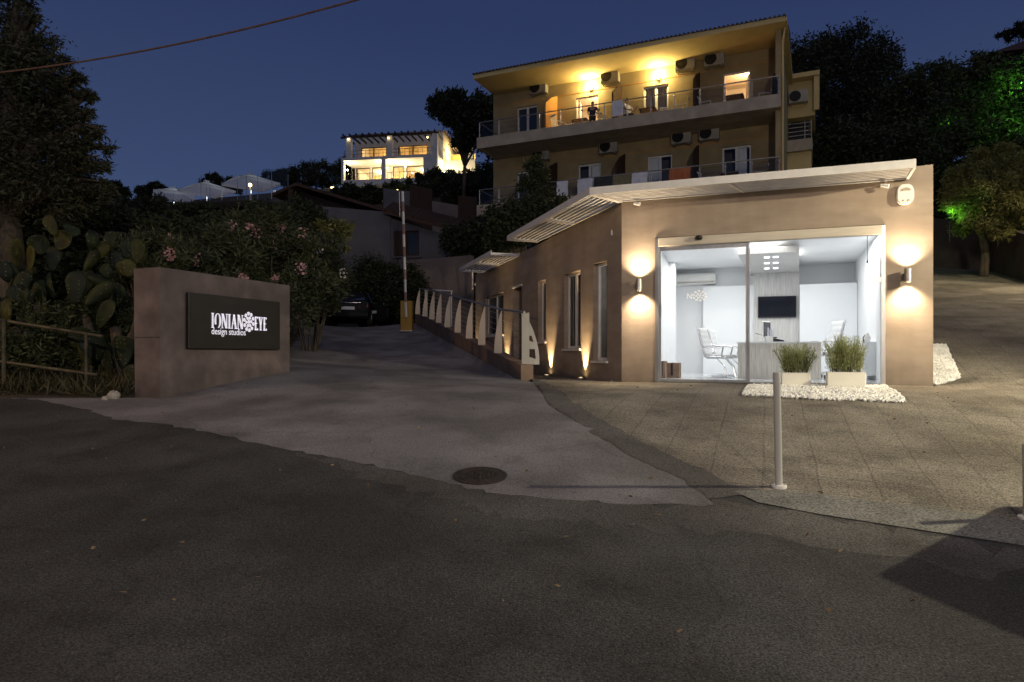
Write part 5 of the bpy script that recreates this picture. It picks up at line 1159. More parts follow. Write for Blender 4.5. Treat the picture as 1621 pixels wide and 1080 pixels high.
# glowing wall lamps
for px, py, lb in ((935, 138, 'glowing wall lamp above the open lit balcony door'), (1042, 122, 'glowing wall lamp above the curtained balcony door')):
    u = G.u(px, GD-.12); t = thing('balcony_lamp', lb, 'wall lamp', G.P(u, GD-.1, G.z(px, py, GD-.12)), G.ang, 'glowing wall lamps on the top balcony')
    MB().box(-.05, .05, .05, .095, -.1, .05).build('mount', M['steel'], t); MB().ball((0, -.02, 0), (.07, .06, .08), 12, 8).build('lamp_shade', M['warm_lamp'], t, smooth=True)
    light('POINT', 'lamp_light', (0, -.14, .06), 170, (1, .76, .30), t, .05)
# towels over the lower rail
for a, b, mt, dr_, lb in ((881, 899, 'fabric_white', .72, 'white towel hanging furthest left on the lower balcony rail'), (914, 938, 'fabric_white', .66, 'white towel hanging second from the left on the lower balcony rail'), (940, 968, 'fabric_dark', .7, 'dark towel on the lower balcony rail beside the white one'),
                          (970, 999, 'fabric_olive', .7, 'olive towel with faint stripes on the lower balcony rail'), (1000, 1025, 'fabric_white', .72, 'wide white towel right of the olive one'), (1059, 1093, 'fabric_orange', .75, 'orange towel on the lower balcony rail')):
    u0, u1 = G.u(a, -.05), G.u(b, -.05); m = MB(); nx_, nz_ = 14, 8; z_ = Z1+.985
    vs = [(u0+(u1-u0)*i/nx_+.01*math.sin(j*1.3), -.045-.012*math.sin(i*1.7+a)*(j/nz_)-(.0 if j else -.04), z_-dr_*j/nz_-.015*math.sin(i*.9+a)*(j == nz_)) for j in range(nz_+1) for i in range(nx_+1)]
    m.add(vs, [(j*(nx_+1)+i, j*(nx_+1)+i+1, (j+1)*(nx_+1)+i+1, (j+1)*(nx_+1)+i) for j in range(nz_) for i in range(nx_)])
    o = m.build('towel', M[mt], None, (G.o[0], G.o[1], 0), G.ang, fix=False, smooth=True); tag(o, lb, 'towel', 'towels hung over the lower balcony rail')
t_, lb = None, None
# towel on upper rail
u0, u1 = G.u(969, -.05), G.u(986, -.05)
tag(MB().box(u0, u1, -.06, -.045, Z2+.35, Z2+.98).build('towel', M['fabric_white'], None, (G.o[0], G.o[1], 0), G.ang), 'white cloth hung on the upper balcony rail beside the seated person', 'towel')
# balcony furniture
def garden_chair():
    t = thing('garden_chair', '', 'chair', (0, 0, 0), 0, 'white garden chairs on the balconies')
    MB().rbox(-.22, .22, -.22, .22, .41, .45, .015).build('seat', M['white'], t)
    m = MB(); 
    for k in range(5): m.add([(-.2+.088*k, .2, .45), (-.145+.088*k, .2, .45), (-.15+.088*k, .34, .9), (-.205+.088*k, .34, .9)], [(0, 1, 2, 3), (3, 2, 1, 0)])
    m.box(-.22, .22, .33, .36, .88, .94); m.build('backrest', M['white'], t, fix=False)
    for x in (-.2, .2):
        for y in (-.2, .2): MB().cyl((x*1.1, y*1.1, 0), (x, y, .41), .018, n=6).build('leg', M['white'], t)
        MB().tube([(x*1.1, -.2, .43), (x*1.15, -.2, .64), (x*1.1, .25, .66)], .018, 6).build('armrest', M['white'], t)
    return t
def garden_table():
    t = thing('balcony_table', '', 'table', (0, 0, 0), 0, 'small tables on the balconies')
    MB().rbox(-.35, .35, -.3, .3, .68, .71, .01).build('tabletop', M['card'], t)
    for x in (-.3, .3):
        for y in (-.25, .25): MB().cyl((x, y, 0), (x*.9, y*.9, .68), .016, n=6).build('leg', M['black'], t)
    return t
gc = garden_chair(); gt_ = garden_table(); fc = ft = True
for px, dd, zf, rz, lb in ((885, .7, Z2, 2.6, 'white garden chair beside the orange screen'), (905, 1.2, Z2, -1.2, 'white garden chair left of the open lit door'), (958, .8, Z2, 1.2, 'white garden chair right of the open lit door'), (990, .9, Z2, 1.4, 'white garden chair under the seated person'), (1076, .8, Z2, -1.5, 'tilted white chair left of the brown screen'), (1054, 1.1, Z2, .3, 'white garden chair in front of the curtained door'),
                           (1208, .9, Z2, -1.3, 'garden chair at the right end of the top balcony'), (1120, .9, Z2, 1.4, 'garden chair between brown screen and right lit door'), (1200, .9, Z1, -1.3, 'garden chair at the right end of the lower balcony'), (1120, .9, Z1, 1.3, 'garden chair on the lower balcony left of the white framed door')):
    p = G.P(G.u(px, dd), dd, zf+.02)
    if fc: gc.location = p; gc.rotation_euler = (0, 0, G.ang+rz); gc['label'] = lb; fc = False
    else: dup(gc, p, G.ang+rz, lb)
for px, dd, zf, lb in ((919, .9, Z2, 'small table left of the standing person'), (1026, .8, Z2, 'small table near the seated person'), (1163, .8, Z2, 'small table in front of the right lit door'), (1155, .8, Z1, 'small table on the lower balcony before the white framed door')):
    p = G.P(G.u(px, dd), dd, zf+.02)
    if ft: gt_.location = p; gt_.rotation_euler = (0, 0, G.ang); gt_['label'] = lb; ft = False
    else: dup(gt_, p, G.ang, lb)
dark_parasol = thing('closed_parasol', 'dark folded parasol standing at the right end of the top balcony', 'parasol', G.P(G.u(1226, .3), .3, Z2+.02), G.ang)
MB().lathe([(.05, .2), (.11, .5), (.10, .9), (.04, 1.15), (.01, 1.2)], 10).build('folded_canopy', M['black'], dark_parasol); MB().lathe([(.02, 0), (.02, .25)], 8).build('pole', M['steel'], dark_parasol)

# people ---------------------------------------------------------------
def person(label, loc, rz, J, shirt, legs, hairc='hair', scale=1.):
    """J: joints dict -> skin modifier body"""
    t = thing('person', label, 'person', loc, rz)
    order = ['pelvis', 'chest', 'neck', 'head', 'crown', 'shl', 'ell', 'wrl', 'hal', 'shr', 'elr', 'wrr', 'har', 'hil', 'knl', 'anl', 'tol', 'hir', 'knr', 'anr', 'tor']
    R_ = dict(pelvis=(.15, .11), chest=(.165, .11), neck=(.055, .055), head=(.085, .095), crown=(.07, .08), shl=(.06, .06), ell=(.042, .042), wrl=(.03, .03), hal=(.035, .02), hil=(.085, .085), knl=(.06, .06), anl=(.04, .04), tol=(.04, .03))
    E_ = [('pelvis', 'chest'), ('chest', 'neck'), ('neck', 'head'), ('head', 'crown'), ('chest', 'shl'), ('shl', 'ell'), ('ell', 'wrl'), ('wrl', 'hal'), ('chest', 'shr'), ('shr', 'elr'), ('elr', 'wrr'), ('wrr', 'har'), ('pelvis', 'hil'), ('hil', 'knl'), ('knl', 'anl'), ('anl', 'tol'), ('pelvis', 'hir'), ('hir', 'knr'), ('knr', 'anr'), ('anr', 'tor')]
    me = bpy.data.meshes.new('body'); me.from_pydata([J[k] for k in order], [(order.index(a), order.index(b)) for a, b in E_], []); me.update()
    o = bpy.data.objects.new('body', me); col.objects.link(o); o.parent = t
    md = o.modifiers.new('skin', 'SKIN'); 
    for i, k in enumerate(order):
        kk = k[:-1]+'l' if k[-1] == 'r' and k[:-1]+'l' in R_ else k
        me.skin_vertices[0].data[i].radius = R_[kk]; me.skin_vertices[0].data[i].use_root = (i == 0)
    md2 = o.modifiers.new('sub', 'SUBSURF'); md2.levels = 2; md2.render_levels = 2
    me.materials.append(legs if legs else shirt)
    # clothes by height/limb: separate skins over the body
    def garment(name, keys, ed, mat, grow):
        ms = bpy.data.meshes.new(name); ms.from_pydata([J[k] if not isinstance(k, tuple) else tuple(np.array(J[k[0]])*(1-k[2])+np.array(J[k[1]])*k[2]) for k in keys], ed, []); ms.update()
        q = bpy.data.objects.new(name, ms); col.objects.link(q); q.parent = t; q.modifiers.new('skin', 'SKIN')
        for i, k in enumerate(keys):
            k0 = k if not isinstance(k, tuple) else k[0]; kk = k0[:-1]+'l' if k0[-1] == 'r' and k0[:-1]+'l' in R_ else k0
            ms.skin_vertices[0].data[i].radius = tuple(v*grow+.008 for v in R_[kk]); ms.skin_vertices[0].data[i].use_root = (i == 0)
        z = q.modifiers.new('sub', 'SUBSURF'); z.levels = 2; z.render_levels = 2; ms.materials.append(mat)
    garment('shirt', ['chest', 'pelvis', 'shl', ('shl', 'ell', .7), 'shr', ('shr', 'elr', .7)], [(0, 1), (0, 2), (2, 3), (0, 4), (4, 5)], shirt, 1.1)
    garment('trousers', ['pelvis', 'hil', 'knl', 'hir', 'knr'], [(0, 1), (1, 2), (0, 3), (3, 4)], M['fabric_dark'], 1.08)
    hd = Vector(J['head']); cr_ = Vector(J['crown']); c = hd.lerp(cr_, .75); MB().ball((c.x, c.y+.025, c.z+.0), (.082, .095, .085), 12, 8).build('hair', M[hairc], t, smooth=True)
    return t
stand = dict(pelvis=(0, 0, .93), chest=(0, -.01, 1.28), neck=(0, -.02, 1.48), head=(0, -.03, 1.58), crown=(0, -.03, 1.68), shl=(.19, 0, 1.40), ell=(.30, -.08, 1.17), wrl=(.34, -.30, 1.22), hal=(.34, -.38, 1.24), shr=(-.19, 0, 1.40), elr=(-.25, .03, 1.12), wrr=(-.20, -.16, .98), har=(-.18, -.22, .95),
             hil=(.10, 0, .86), knl=(.11, -.03, .48), anl=(.11, 0, .08), tol=(.12, -.15, .03), hir=(-.10, 0, .86), knr=(-.11, -.02, .48), anr=(-.12, .03, .08), tor=(-.13, -.12, .03))
sit = dict(pelvis=(0, 0, .52), chest=(0, .08, .88), neck=(0, .06, 1.07), head=(0, .02, 1.17), crown=(0, .01, 1.27), shl=(.19, .06, 1.0), ell=(.27, -.1, .80), wrl=(.20, -.30, .92), hal=(.17, -.36, .97), shr=(-.19, .06, 1.0), elr=(-.27, -.06, .78), wrr=(-.2, -.28, .70), har=(-.18, -.34, .70),
           hil=(.10, -.05, .50), knl=(.13, -.45, .50), anl=(.12, -.42, .08), tol=(.12, -.56, .03), hir=(-.10, -.05, .50), knr=(-.13, -.45, .50), anr=(-.12, -.48, .08), tor=(-.12, -.62, .03))
person('person in dark clothes standing in front of the open lit balcony door', G.P(G.u(938, .75), .75, Z2+.02), G.ang+.4, stand, M['fabric_dark'], M['skin']).scale = (.8, .8, .8)
person('person in a pale top sitting on a balcony chair beside the white cloth', G.P(G.u(994, .85), .85, Z2+.04), G.ang+1.2, sit, M['fabric_white'], M['skin'])

# ------------------------------------------------------------------ villa on the hill
V = Frame(-20.0, 80.0, -math.radians(8.8)); VW = V.u(692); zb = 21.9
vi = thing('villa', 'brightly lit white two storey villa with pergola on the hillside', 'house', (V.o[0], V.o[1], 0), V.ang)
zf1 = zb+.2; zc1 = V.z(600, 252); zs = V.z(600, 247.5); 
o1 = (V.u(544), V.u(603.5), zf1, zc1); o2 = (V.u(610), V.u(670), zf1, zc1)
wall('portico_wall', M['villa'], 0, VW, zb-2, zs, zs, .5, [o1, o2], vi, 0)
MB().box(0, VW, .51, 3.5, zc1+.05, zs-.01).build('balcony_slab', M['villa'], vi); MB().box(-.0, VW, .51, 9, zb-2, zf1-.01).build('base', M['villa'], vi)
gw = [(V.u(557, 3.5), V.u(586, 3.5), zf1+.03, zf1+2.4), (V.u(589, 3.5), V.u(605, 3.5), zf1+.03, zf1+2.4), (V.u(622, 3.5), V.u(640, 3.5), zf1+.03, zf1+2.4), (V.u(643, 3.5), V.u(672, 3.5), zf1+.03, zf1+2.4)]
zr = V.z(620, 212, 3.5)
uw = [(V.u(571, 3.5), V.u(612, 3.5), zs+.1, zs+2.2), (V.u(630, 3.5), V.u(677, 3.5), zs+.1, zs+2.2)]
wall('front_wall', M['villa'], .3, VW-.2, zf1, zr, zr, .3, gw+uw, vi, 3.5)
MB().box(.3, .6, 3.81, 9, zf1, zr).build('side_wall', M['villa'], vi); MB().box(VW-.5, VW-.2, 3.81, 12, zb-2, zr).build('side_wall', M['villa'], vi); MB().box(.61, VW-.51, 8.7, 9, zf1, zr).build('rear_wall', M['villa'], vi)
MB().box(.61, VW-.51, 3.81, 8.7, zc1, zs).build('upper_floor', M['villa'], vi)
room = noise_mat('villa_room_paint', (.62, .46, .24), (.72, .55, .3), .6, .9)
MB().box(.61, VW-.51, 7.5, 7.6, zf1, zr-.01).build('room_wall', room, vi)
MB().box(VW*.5-.1, VW*.5+.1, 3.82, 7.49, zf1, zr-.02).build('room_wall', room, vi)
for a, b, z0, z1 in gw+uw:
    window_unit(vi, a, b, z0, z1, 3.6, M['wood_dark'], 2 if (b-a) > 2.4 else 1, .1, glass=M['glass'])
for a in (V.u(575, 5), V.u(650, 5)):
    MB().box(a, a+1.4, 6.8, 7.4, zf1, zf1+1.1).build('sideboard', M['wood_brown'], vi); MB().box(a-.6, a+.6, 5, 5.8, zs+.02, zs+.7).build('bed', M['fabric_white'], vi)
# balustrade and hip roof, pergola
m = MB()
for k in range(22): x = .25+(VW-.5)*k/21; m.cyl((x, .3, zs), (x, .3, zs+.85), .025, n=5)
m.cyl((.25, .3, zs+.85), (VW-.25, .3, zs+.85), .03, n=6); m.cyl((.25, .3, zs+.45), (VW-.25, .3, zs+.45), .02, n=6); m.build('balustrade', M['wood_dark'], vi)
m = MB()
for k in range(22): x = .6+(VW-1.2)*k/21; m.cyl((x, .25, zf1), (x, .25, zf1+.8), .022, n=5)
m.cyl((.5, .25, zf1+.8), (VW-.5, .25, zf1+.8), .03, n=6); m.build('balustrade', M['wood_dark'], vi)
m = MB(); c = [( -.0, 3.2), (VW+.1, 3.2), (VW+.1, 9.3), (0, 9.3)]; m.add([(x, y, zr) for x, y in c]+[(VW*.3, 6.2, zr+.9), (VW*.75, 6.2, zr+.9)], [(0, 1, 5, 4), (1, 2, 5), (2, 3, 4, 5), (3, 0, 4), (3, 2, 1, 0)]); m.build('roof', M['tile_dark'], vi)
zp = V.z(620, 216, .4)
pg = MB().box(-.2, VW+.1, .25, .42, zp, zp+.22).build('pergola', M['wood_dark'], vi)
for k in range(15): x = .2+(VW-.5)*k/14; MB().box(x-.06, x+.06, -.1, 3.45, zp+.225, zp+.42).build('rafter', M['wood_dark'], pg)
for px in (553, 618, 689): u = V.u(px, .3); MB().box(u-.3, u+.3, .05, .6, zs+.01, zp-.01).build('pillar', M['villa'], vi)
for px, py in ((553, 221), (616, 219), (678, 218)): 
    u = V.u(px, .2); MB().ball((u, -.12, V.z(px, py)), .10).build('lamp', M['garden_lamp'], vi)
for u, z_, p, d_ in ((V.u(549.5, .9), zf1+1.5, 330, .9), (V.u(612, 1), zf1+1.6, 430, 1.2), (V.u(640, 2), zf1+2.0, 220, 2.2)): light('POINT', 'porch_light', (u, d_, z_), p, (1, .80, .45), vi, .08); MB().ball((u, d_+.15, z_), .09).build('lamp', M['warm_lamp'], vi)
for u, z_, p in ((VW*.27, zf1+1.9, 480), (VW*.77, zf1+1.9, 520), (VW*.27, zs+2.1, 230), (VW*.77, zs+2.1, 260)): light('POINT', 'room_light', (u, 5.6, z_), p, (1, .70, .32), vi, .2)
# right terrace wing
wz0 = V.z(720, 254, 4); wx1 = V.u(752, 4)
MB().box(VW-.19, wx1, 4, 4.3, zb-3, wz0).build('terrace_wall', M['villa'], vi); MB().box(VW-.19, wx1, 4.31, 10, wz0-.3, wz0-.05).build('terrace_floor', M['villa'], vi)
MB().box(VW-.19, wx1-.8, 8, 8.2, wz0, wz0+1.9).build('terrace_back_wall', M['cream'], vi)
m = MB(); zz = wz0+2.0
for k in range(9): x = VW+.2+(wx1-VW-1.2)*k/8; m.box(x-.05, x+.05, 4.6, 8.1, zz, zz+.12)
m.build('pergola', M['wood_dark'], vi); MB().box(wx1-1., wx1-.3, 4.2, 4.8, wz0, wz0+1.8).build('pillar', M['villa'], vi)
light('POINT', 'porch_light', (VW+.35, 4.7+1, wz0+1.3), 420, (1, .66, .2), vi, .1); MB().ball((VW+.1, 5.0, wz0+1.3), .1).build('lamp', M['warm_lamp'], vi)
light('POINT', 'porch_light', (VW+.35, 2.6, zf1+1.5), 330, (1, .80, .42), vi, .1); MB().ball((VW-.05, 3.2, zf1+1.4), .12).build('lamp', M['warm_lamp'], vi)
light('POINT', 'porch_light', (VW+2.6, 2.0, zf1+.9), 190, (1, .78, .4), vi, .1); light('POINT', 'porch_light', (VW+3.2, 6.2, wz0+1.7), 160, (1, .75, .35), vi, .1)

# parasols and garden terrace at left
def parasol():
    t = thing('white_parasol', '', 'parasol', (0, 0, 0), 0, 'white square parasols on the hillside terrace')
    m = MB(); h = 1.55; z0, z1 = 2.1, 2.75
    m.add([(-h, -h, z0), (h, -h, z0), (h, h, z0), (-h, h, z0), (0, 0, z1), (-h, -h, z0-.16), (h, -h, z0-.16), (h, h, z0-.16), (-h, h, z0-.16)], [(0, 1, 4), (1, 2, 4), (2, 3, 4), (3, 0, 4), (0, 5, 6, 1), (1, 6, 7, 2), (2, 7, 8, 3), (3, 8, 5, 0)]); m.build('canopy', M['canvas'], t)
    MB().ball((0, 0, z1+.03), (.25, .25, .08), 8, 5).build('vent', M['canvas'], t)
    MB().cyl((0, 0, 0), (0, 0, z1), .035).build('pole', M['steel'], t)
    for sx in (-1, 1):
        for sy in (-1, 1): MB().cyl((0, 0, z1-.06), (sx*h*.95, sy*h*.95, z0), .012, n=5).build('rib', M['steel'], t)
    MB().rbox(-.35, .35, -.35, .35, 0, .08).build('base', M['slab'], t); light('POINT', 'lamp_light', (.12, -.12, 1.5), 12, (.86, .93, 1), t, .15); return t  # light added under the canopy so the canvas reads pale
pp = None
for px, py, Y_, sc_, rz, lb in ((275, 306, 54, .95, .5, 'leftmost white parasol on the hillside terrace'), (327, 297, 52, .98, .9, 'middle white parasol on the hillside terrace'), (397, 286, 50, 1.0, .75, 'rightmost and highest white parasol near the garden lamp')):
    p = PT(px, py, Y_); p.z -= 2.3*sc_
    if pp is None: pp = parasol(); pp.location = p; pp.rotation_euler = (0, 0, rz); pp.scale = (sc_,)*3; pp['label'] = lb
    else: dup(pp, p, rz, lb, (sc_,)*3)
# terrace below them
ter = thing('terrace', 'narrow garden terrace on the hillside under the parasols', 'terrace')
A, B = PT(215, 342, 56), PT(440, 330, 48); m = MB(); bar(m, A, B, 5, .4, 0); 
vs = [list(v) for v in m.v]
for v in vs: t_ = (v[0]-A.x)/(B.x-A.x); v[2] = v[2]+(A.z+(B.z-A.z)*t_)-.4
m.v = [tuple(v) for v in vs]; m.build('terrace_slab', M['earth'], ter)
gr_ = thing('glass_balustrade', 'clear glass balustrade on thin posts beside the white parasols', 'balustrade')
for k, px in enumerate((318, 332, 351, 376, 390, 408, 430, 456)):
    t_ = (px-215)/225; Y_ = 53-6.5*t_; pt_ = PT(px, [272, 287, 280, 278, 270, 268, 262, 268][k]+8, Y_); pb = PT(px, 322-8*t_, Y_); MB().cyl(pb, pt_, .022, n=5).build('post', M['steel'], gr_)
q0, q1, q2, q3 = PT(378, 278, 48), PT(456, 262, 46), PT(456, 318, 46), PT(378, 320, 48)
MB().add([q0, q1, q2, q3], [(0, 1, 2, 3)]).build('glass_panel', M['glass'], gr_)
p = PT(396, 293, 46); t = thing('garden_lamp', 'small glowing yellow globe lamp below the highest parasol', 'lamp', (p.x, p.y, p.z-1))
MB().cyl((0, 0, 0), (0, 0, .92), .03).build('pole', M['steel'], t); MB().ball((0, 0, 1), .12).build('lamp_globe', M['garden_lamp'], t, smooth=True); light('POINT', 'lamp_light', (0, -.25, 1.05), 40, (1, .75, .3), t, .1)
for px, py, Y_, r, lb in ((526, 297, 62, .16, 'pair of lit lanterns left of the villa base'), (620, 301, 60, .12, 'small bright light on the slope under the villa'), (629, 301, 60, .09, 'small bright light right of its neighbour under the villa'), (38, 241, 40, .10, 'small yellow light shining through the olive crown')):
    p = PT(px, py, Y_); t = thing('garden_lamp', lb, 'lamp', (p.x, p.y, p.z)); m = MB().ball((0, 0, 0), (r, r*.6, r*.6), 9, 6).build('lamp_globe', M['garden_lamp'], t); MB().cyl((0, 0, -1.3), (0, 0, -.05), .03, n=6).build('pole', M['steel'], t)

# shelter, grey house, walls ------------------------------------------
sh = thing('garden_shelter', 'dark timber shelter with old tiled gable roof behind the oleanders', 'shelter')
A, B, C2 = PT(430, 306, 37), PT(468, 289, 37), PT(618, 333, 36); m = MB(); dpt = Vector((1.5, 6, 0))
tks = Vector((0, 0, -.16))
for a, b in ((A, B), (B, C2)): m.add([a, b, b+dpt, a+dpt, a+tks, b+tks, b+dpt+tks, a+dpt+tks], [(0, 1, 2, 3), (7, 6, 5, 4), (0, 4, 5, 1), (1, 5, 6, 2), (2, 6, 7, 3), (3, 7, 4, 0)])
m.build('roof', M['tile_dark'], sh)
a0_, b0_, c0_ = A+Vector((.6, .8, -.3)), B+Vector((0, .8, -.3)), C2+Vector((-.3, .8, -.3))
MB().add([a0_, b0_, c0_, (c0_.x, c0_.y, 2.5), (a0_.x, a0_.y, 2.5)], [(0, 1, 2, 3, 4)]).build('rear_boards', M['wood_dark'], sh)
pb = PT(461, 330, 36.4); MB().box(pb.x-.12, pb.x+.12, pb.y-.12, pb.y+.12, 5, PT(461, 300, 36.4).z).build('post', M['wood_brown'], sh)
# grey house
H = Frame(PT(511, 400, 33).x, 33, -math.radians(4)); hz = lambda px, py: H.z(px, py)
hs = thing('grey_house', 'plain grey rendered house with shuttered window and sloping tile eave', 'house', (H.o[0], H.o[1], 0), H.ang)
hw = H.u(618); zl, zr2 = hz(511, 327), hz(618, 336)
wall('gable_wall', M['grey_wall'], 0, hw, 2, zl, zr2, .3, [], hs, 0)
hw2 = H.u(716); op = (H.u(623), H.u(663), hz(640, 405), hz(640, 365))
wall('front_wall', M['grey_wall'], hw+.002, hw2, 2, hz(618, 345), hz(716, 375), .3, [op], hs, .05)
window_unit(hs, *op[:2], op[2], op[3], .15, M['wood_brown'], 2, .08)
sh2 = MB().box(op[0]+.02, op[0]+(op[1]-op[0])*.46, .0, .045, op[2]+.02, op[3]-.02).build('shutter', M['wood_brown'], hs)
MB().box(op[0]-.1, op[1]+.1, -.05, .05, op[2]-.1, op[2]-.01).build('sill', M['grey_wall'], hs)
m = MB(); a, b = hw-.2, H.u(722, -.4); za, zb_2 = hz(616, 336), hz(722, 364)
m.add([(a, -.5, za), (b, -.5, zb_2), (b, 1.5, zb_2+.8), (a, 1.5, za+.8), (a, -.5, za-.16), (b, -.5, zb_2-.16), (b, 1.5, zb_2+.64), (a, 1.5, za+.64)], [(0, 1, 2, 3), (7, 6, 5, 4), (0, 4, 5, 1), (1, 5, 6, 2), (3, 2, 6, 7), (0, 3, 7, 4)])
for k in range(31):
    t_ = k/30; x = a+(b-a)*t_; z = za+(zb_2-za)*t_; m.cyl((x, -.52, z+.0), (x, 1.45, z+.8), .04, n=7)
m.build('tile_roof', M['tile_dark'], hs)
MB().box(.31, hw2-.3, 5, 5.2, 2, zr2-.6).build('rear_wall', M['grey_wall'], hs)
MB().add([(0, .0, zl+.003), (hw, 0, zr2+.003), (hw, 5.2, zr2-.1), (0, 5.2, zl-.1)], [(0, 1, 2, 3)]).build('flat_roof', M['tile_dark'], hs)
# garden wall behind railing
def plain_wall(name, label, a, b, zb_, za_t, zb_t, th, mat, cat='wall', grp=None):
    a = Vector(a); b = Vector(b); v = b-a; o = wall(name, mat, 0, v.length, zb_, za_t, zb_t, th, [], None, 0, math.atan2(v.y, v.x), (a.x, a.y, 0)); return tag(o, label, cat, grp)
A, B = PT(640, 413, 30), PT(745, 404, 28.6)
plain_wall('garden_wall', 'pinkish grey rendered garden wall behind the far end of the railing', (A.x, A.y), (B.x, B.y), 1, A.z, B.z, .3, M['mauve_wall'])
B2 = PT(752, 404, 24.6); 
lt = thing('post_lamp', 'thin white bracket lamp on the garden wall end near the second canopy', 'lamp', (PT(748, 460, 24.3).x, 24.3, 0))
k_ = 24.3/FPX; MB().cyl((0, 0, CAMZ+(563-458)*k_), (0, 0, CAMZ+(563-428)*k_), .02).build('bracket', M['white_metal'], lt); MB().ball((.12, 0, CAMZ+(563-450)*k_), .05).build('lamp_head', M['white_metal'], lt)
for i, (a, b, ya, yb_, Yw, mt, lb) in enumerate(((607, 649, 298, 303, 45, 'grey_wall', 'grey retaining wall segment left of the brown panel under the villa'), (649, 684, 292, 300, 44.6, 'wood_brown', 'rust brown screen panel under the villa, the larger one'), (684, 725, 318, 325, 42, 'mauve_wall', 'pale retaining wall segment between the two brown panels'), (725, 754, 310, 312, 41.6, 'wood_brown', 'rust brown screen panel beside the apartment balcony'))):
    A, B = PT(a, ya, Yw), PT(b, yb_, Yw-.3); plain_wall('retaining_wall' if 'wall' in mt else 'screen_panel', lb, (A.x, A.y), (B.x, B.y), 4, A.z, B.z, .25, M[mt], 'wall' if 'wall' in mt else 'screen', 'terraced walls under the villa')
# right hand retaining wall
q = [on_ground(*p) for p in ((1470, 423), (1560, 427), (1640, 452))]
print('ramp', q)
for i in range(2):
    a, b = q[i], q[i+1]; plain_wall('retaining_wall', ['long dark retaining wall at the top of the paved ramp', 'dark retaining wall along the right side of the paved ramp'][i], a, b, dh(*a)-2, dh(*a)+[2.2, 2.0][i], dh(*b)+[2.0, 1.6][i], .3, noise_mat('dark_wall_render', (.06, .05, .043), (.09, .075, .065), 1.3, .9, .2, 30))
# house at the top right
p = PT(1580, 110, 50); hr = thing('hilltop_house', 'tile roofed house corner among the trees at the upper right edge', 'house', (p.x, p.y, 0), -.35)
MB().box(0, 9, 0, 7, 15, 22.2).build('house_wall', M['slab'], hr)
zt_ = CAMZ+(563-88)/FPX*50
m = MB(); m.add([(-.7, -.7, zt_), (9.6, -.7, zt_), (9.6, 7.6, zt_), (-.7, 7.6, zt_), (4.4, 3.4, zt_+2.6)], [(0, 1, 4), (1, 2, 4), (2, 3, 4), (3, 0, 4), (3, 2, 1, 0)]); m.build('roof', M['tile_dark'], hr)

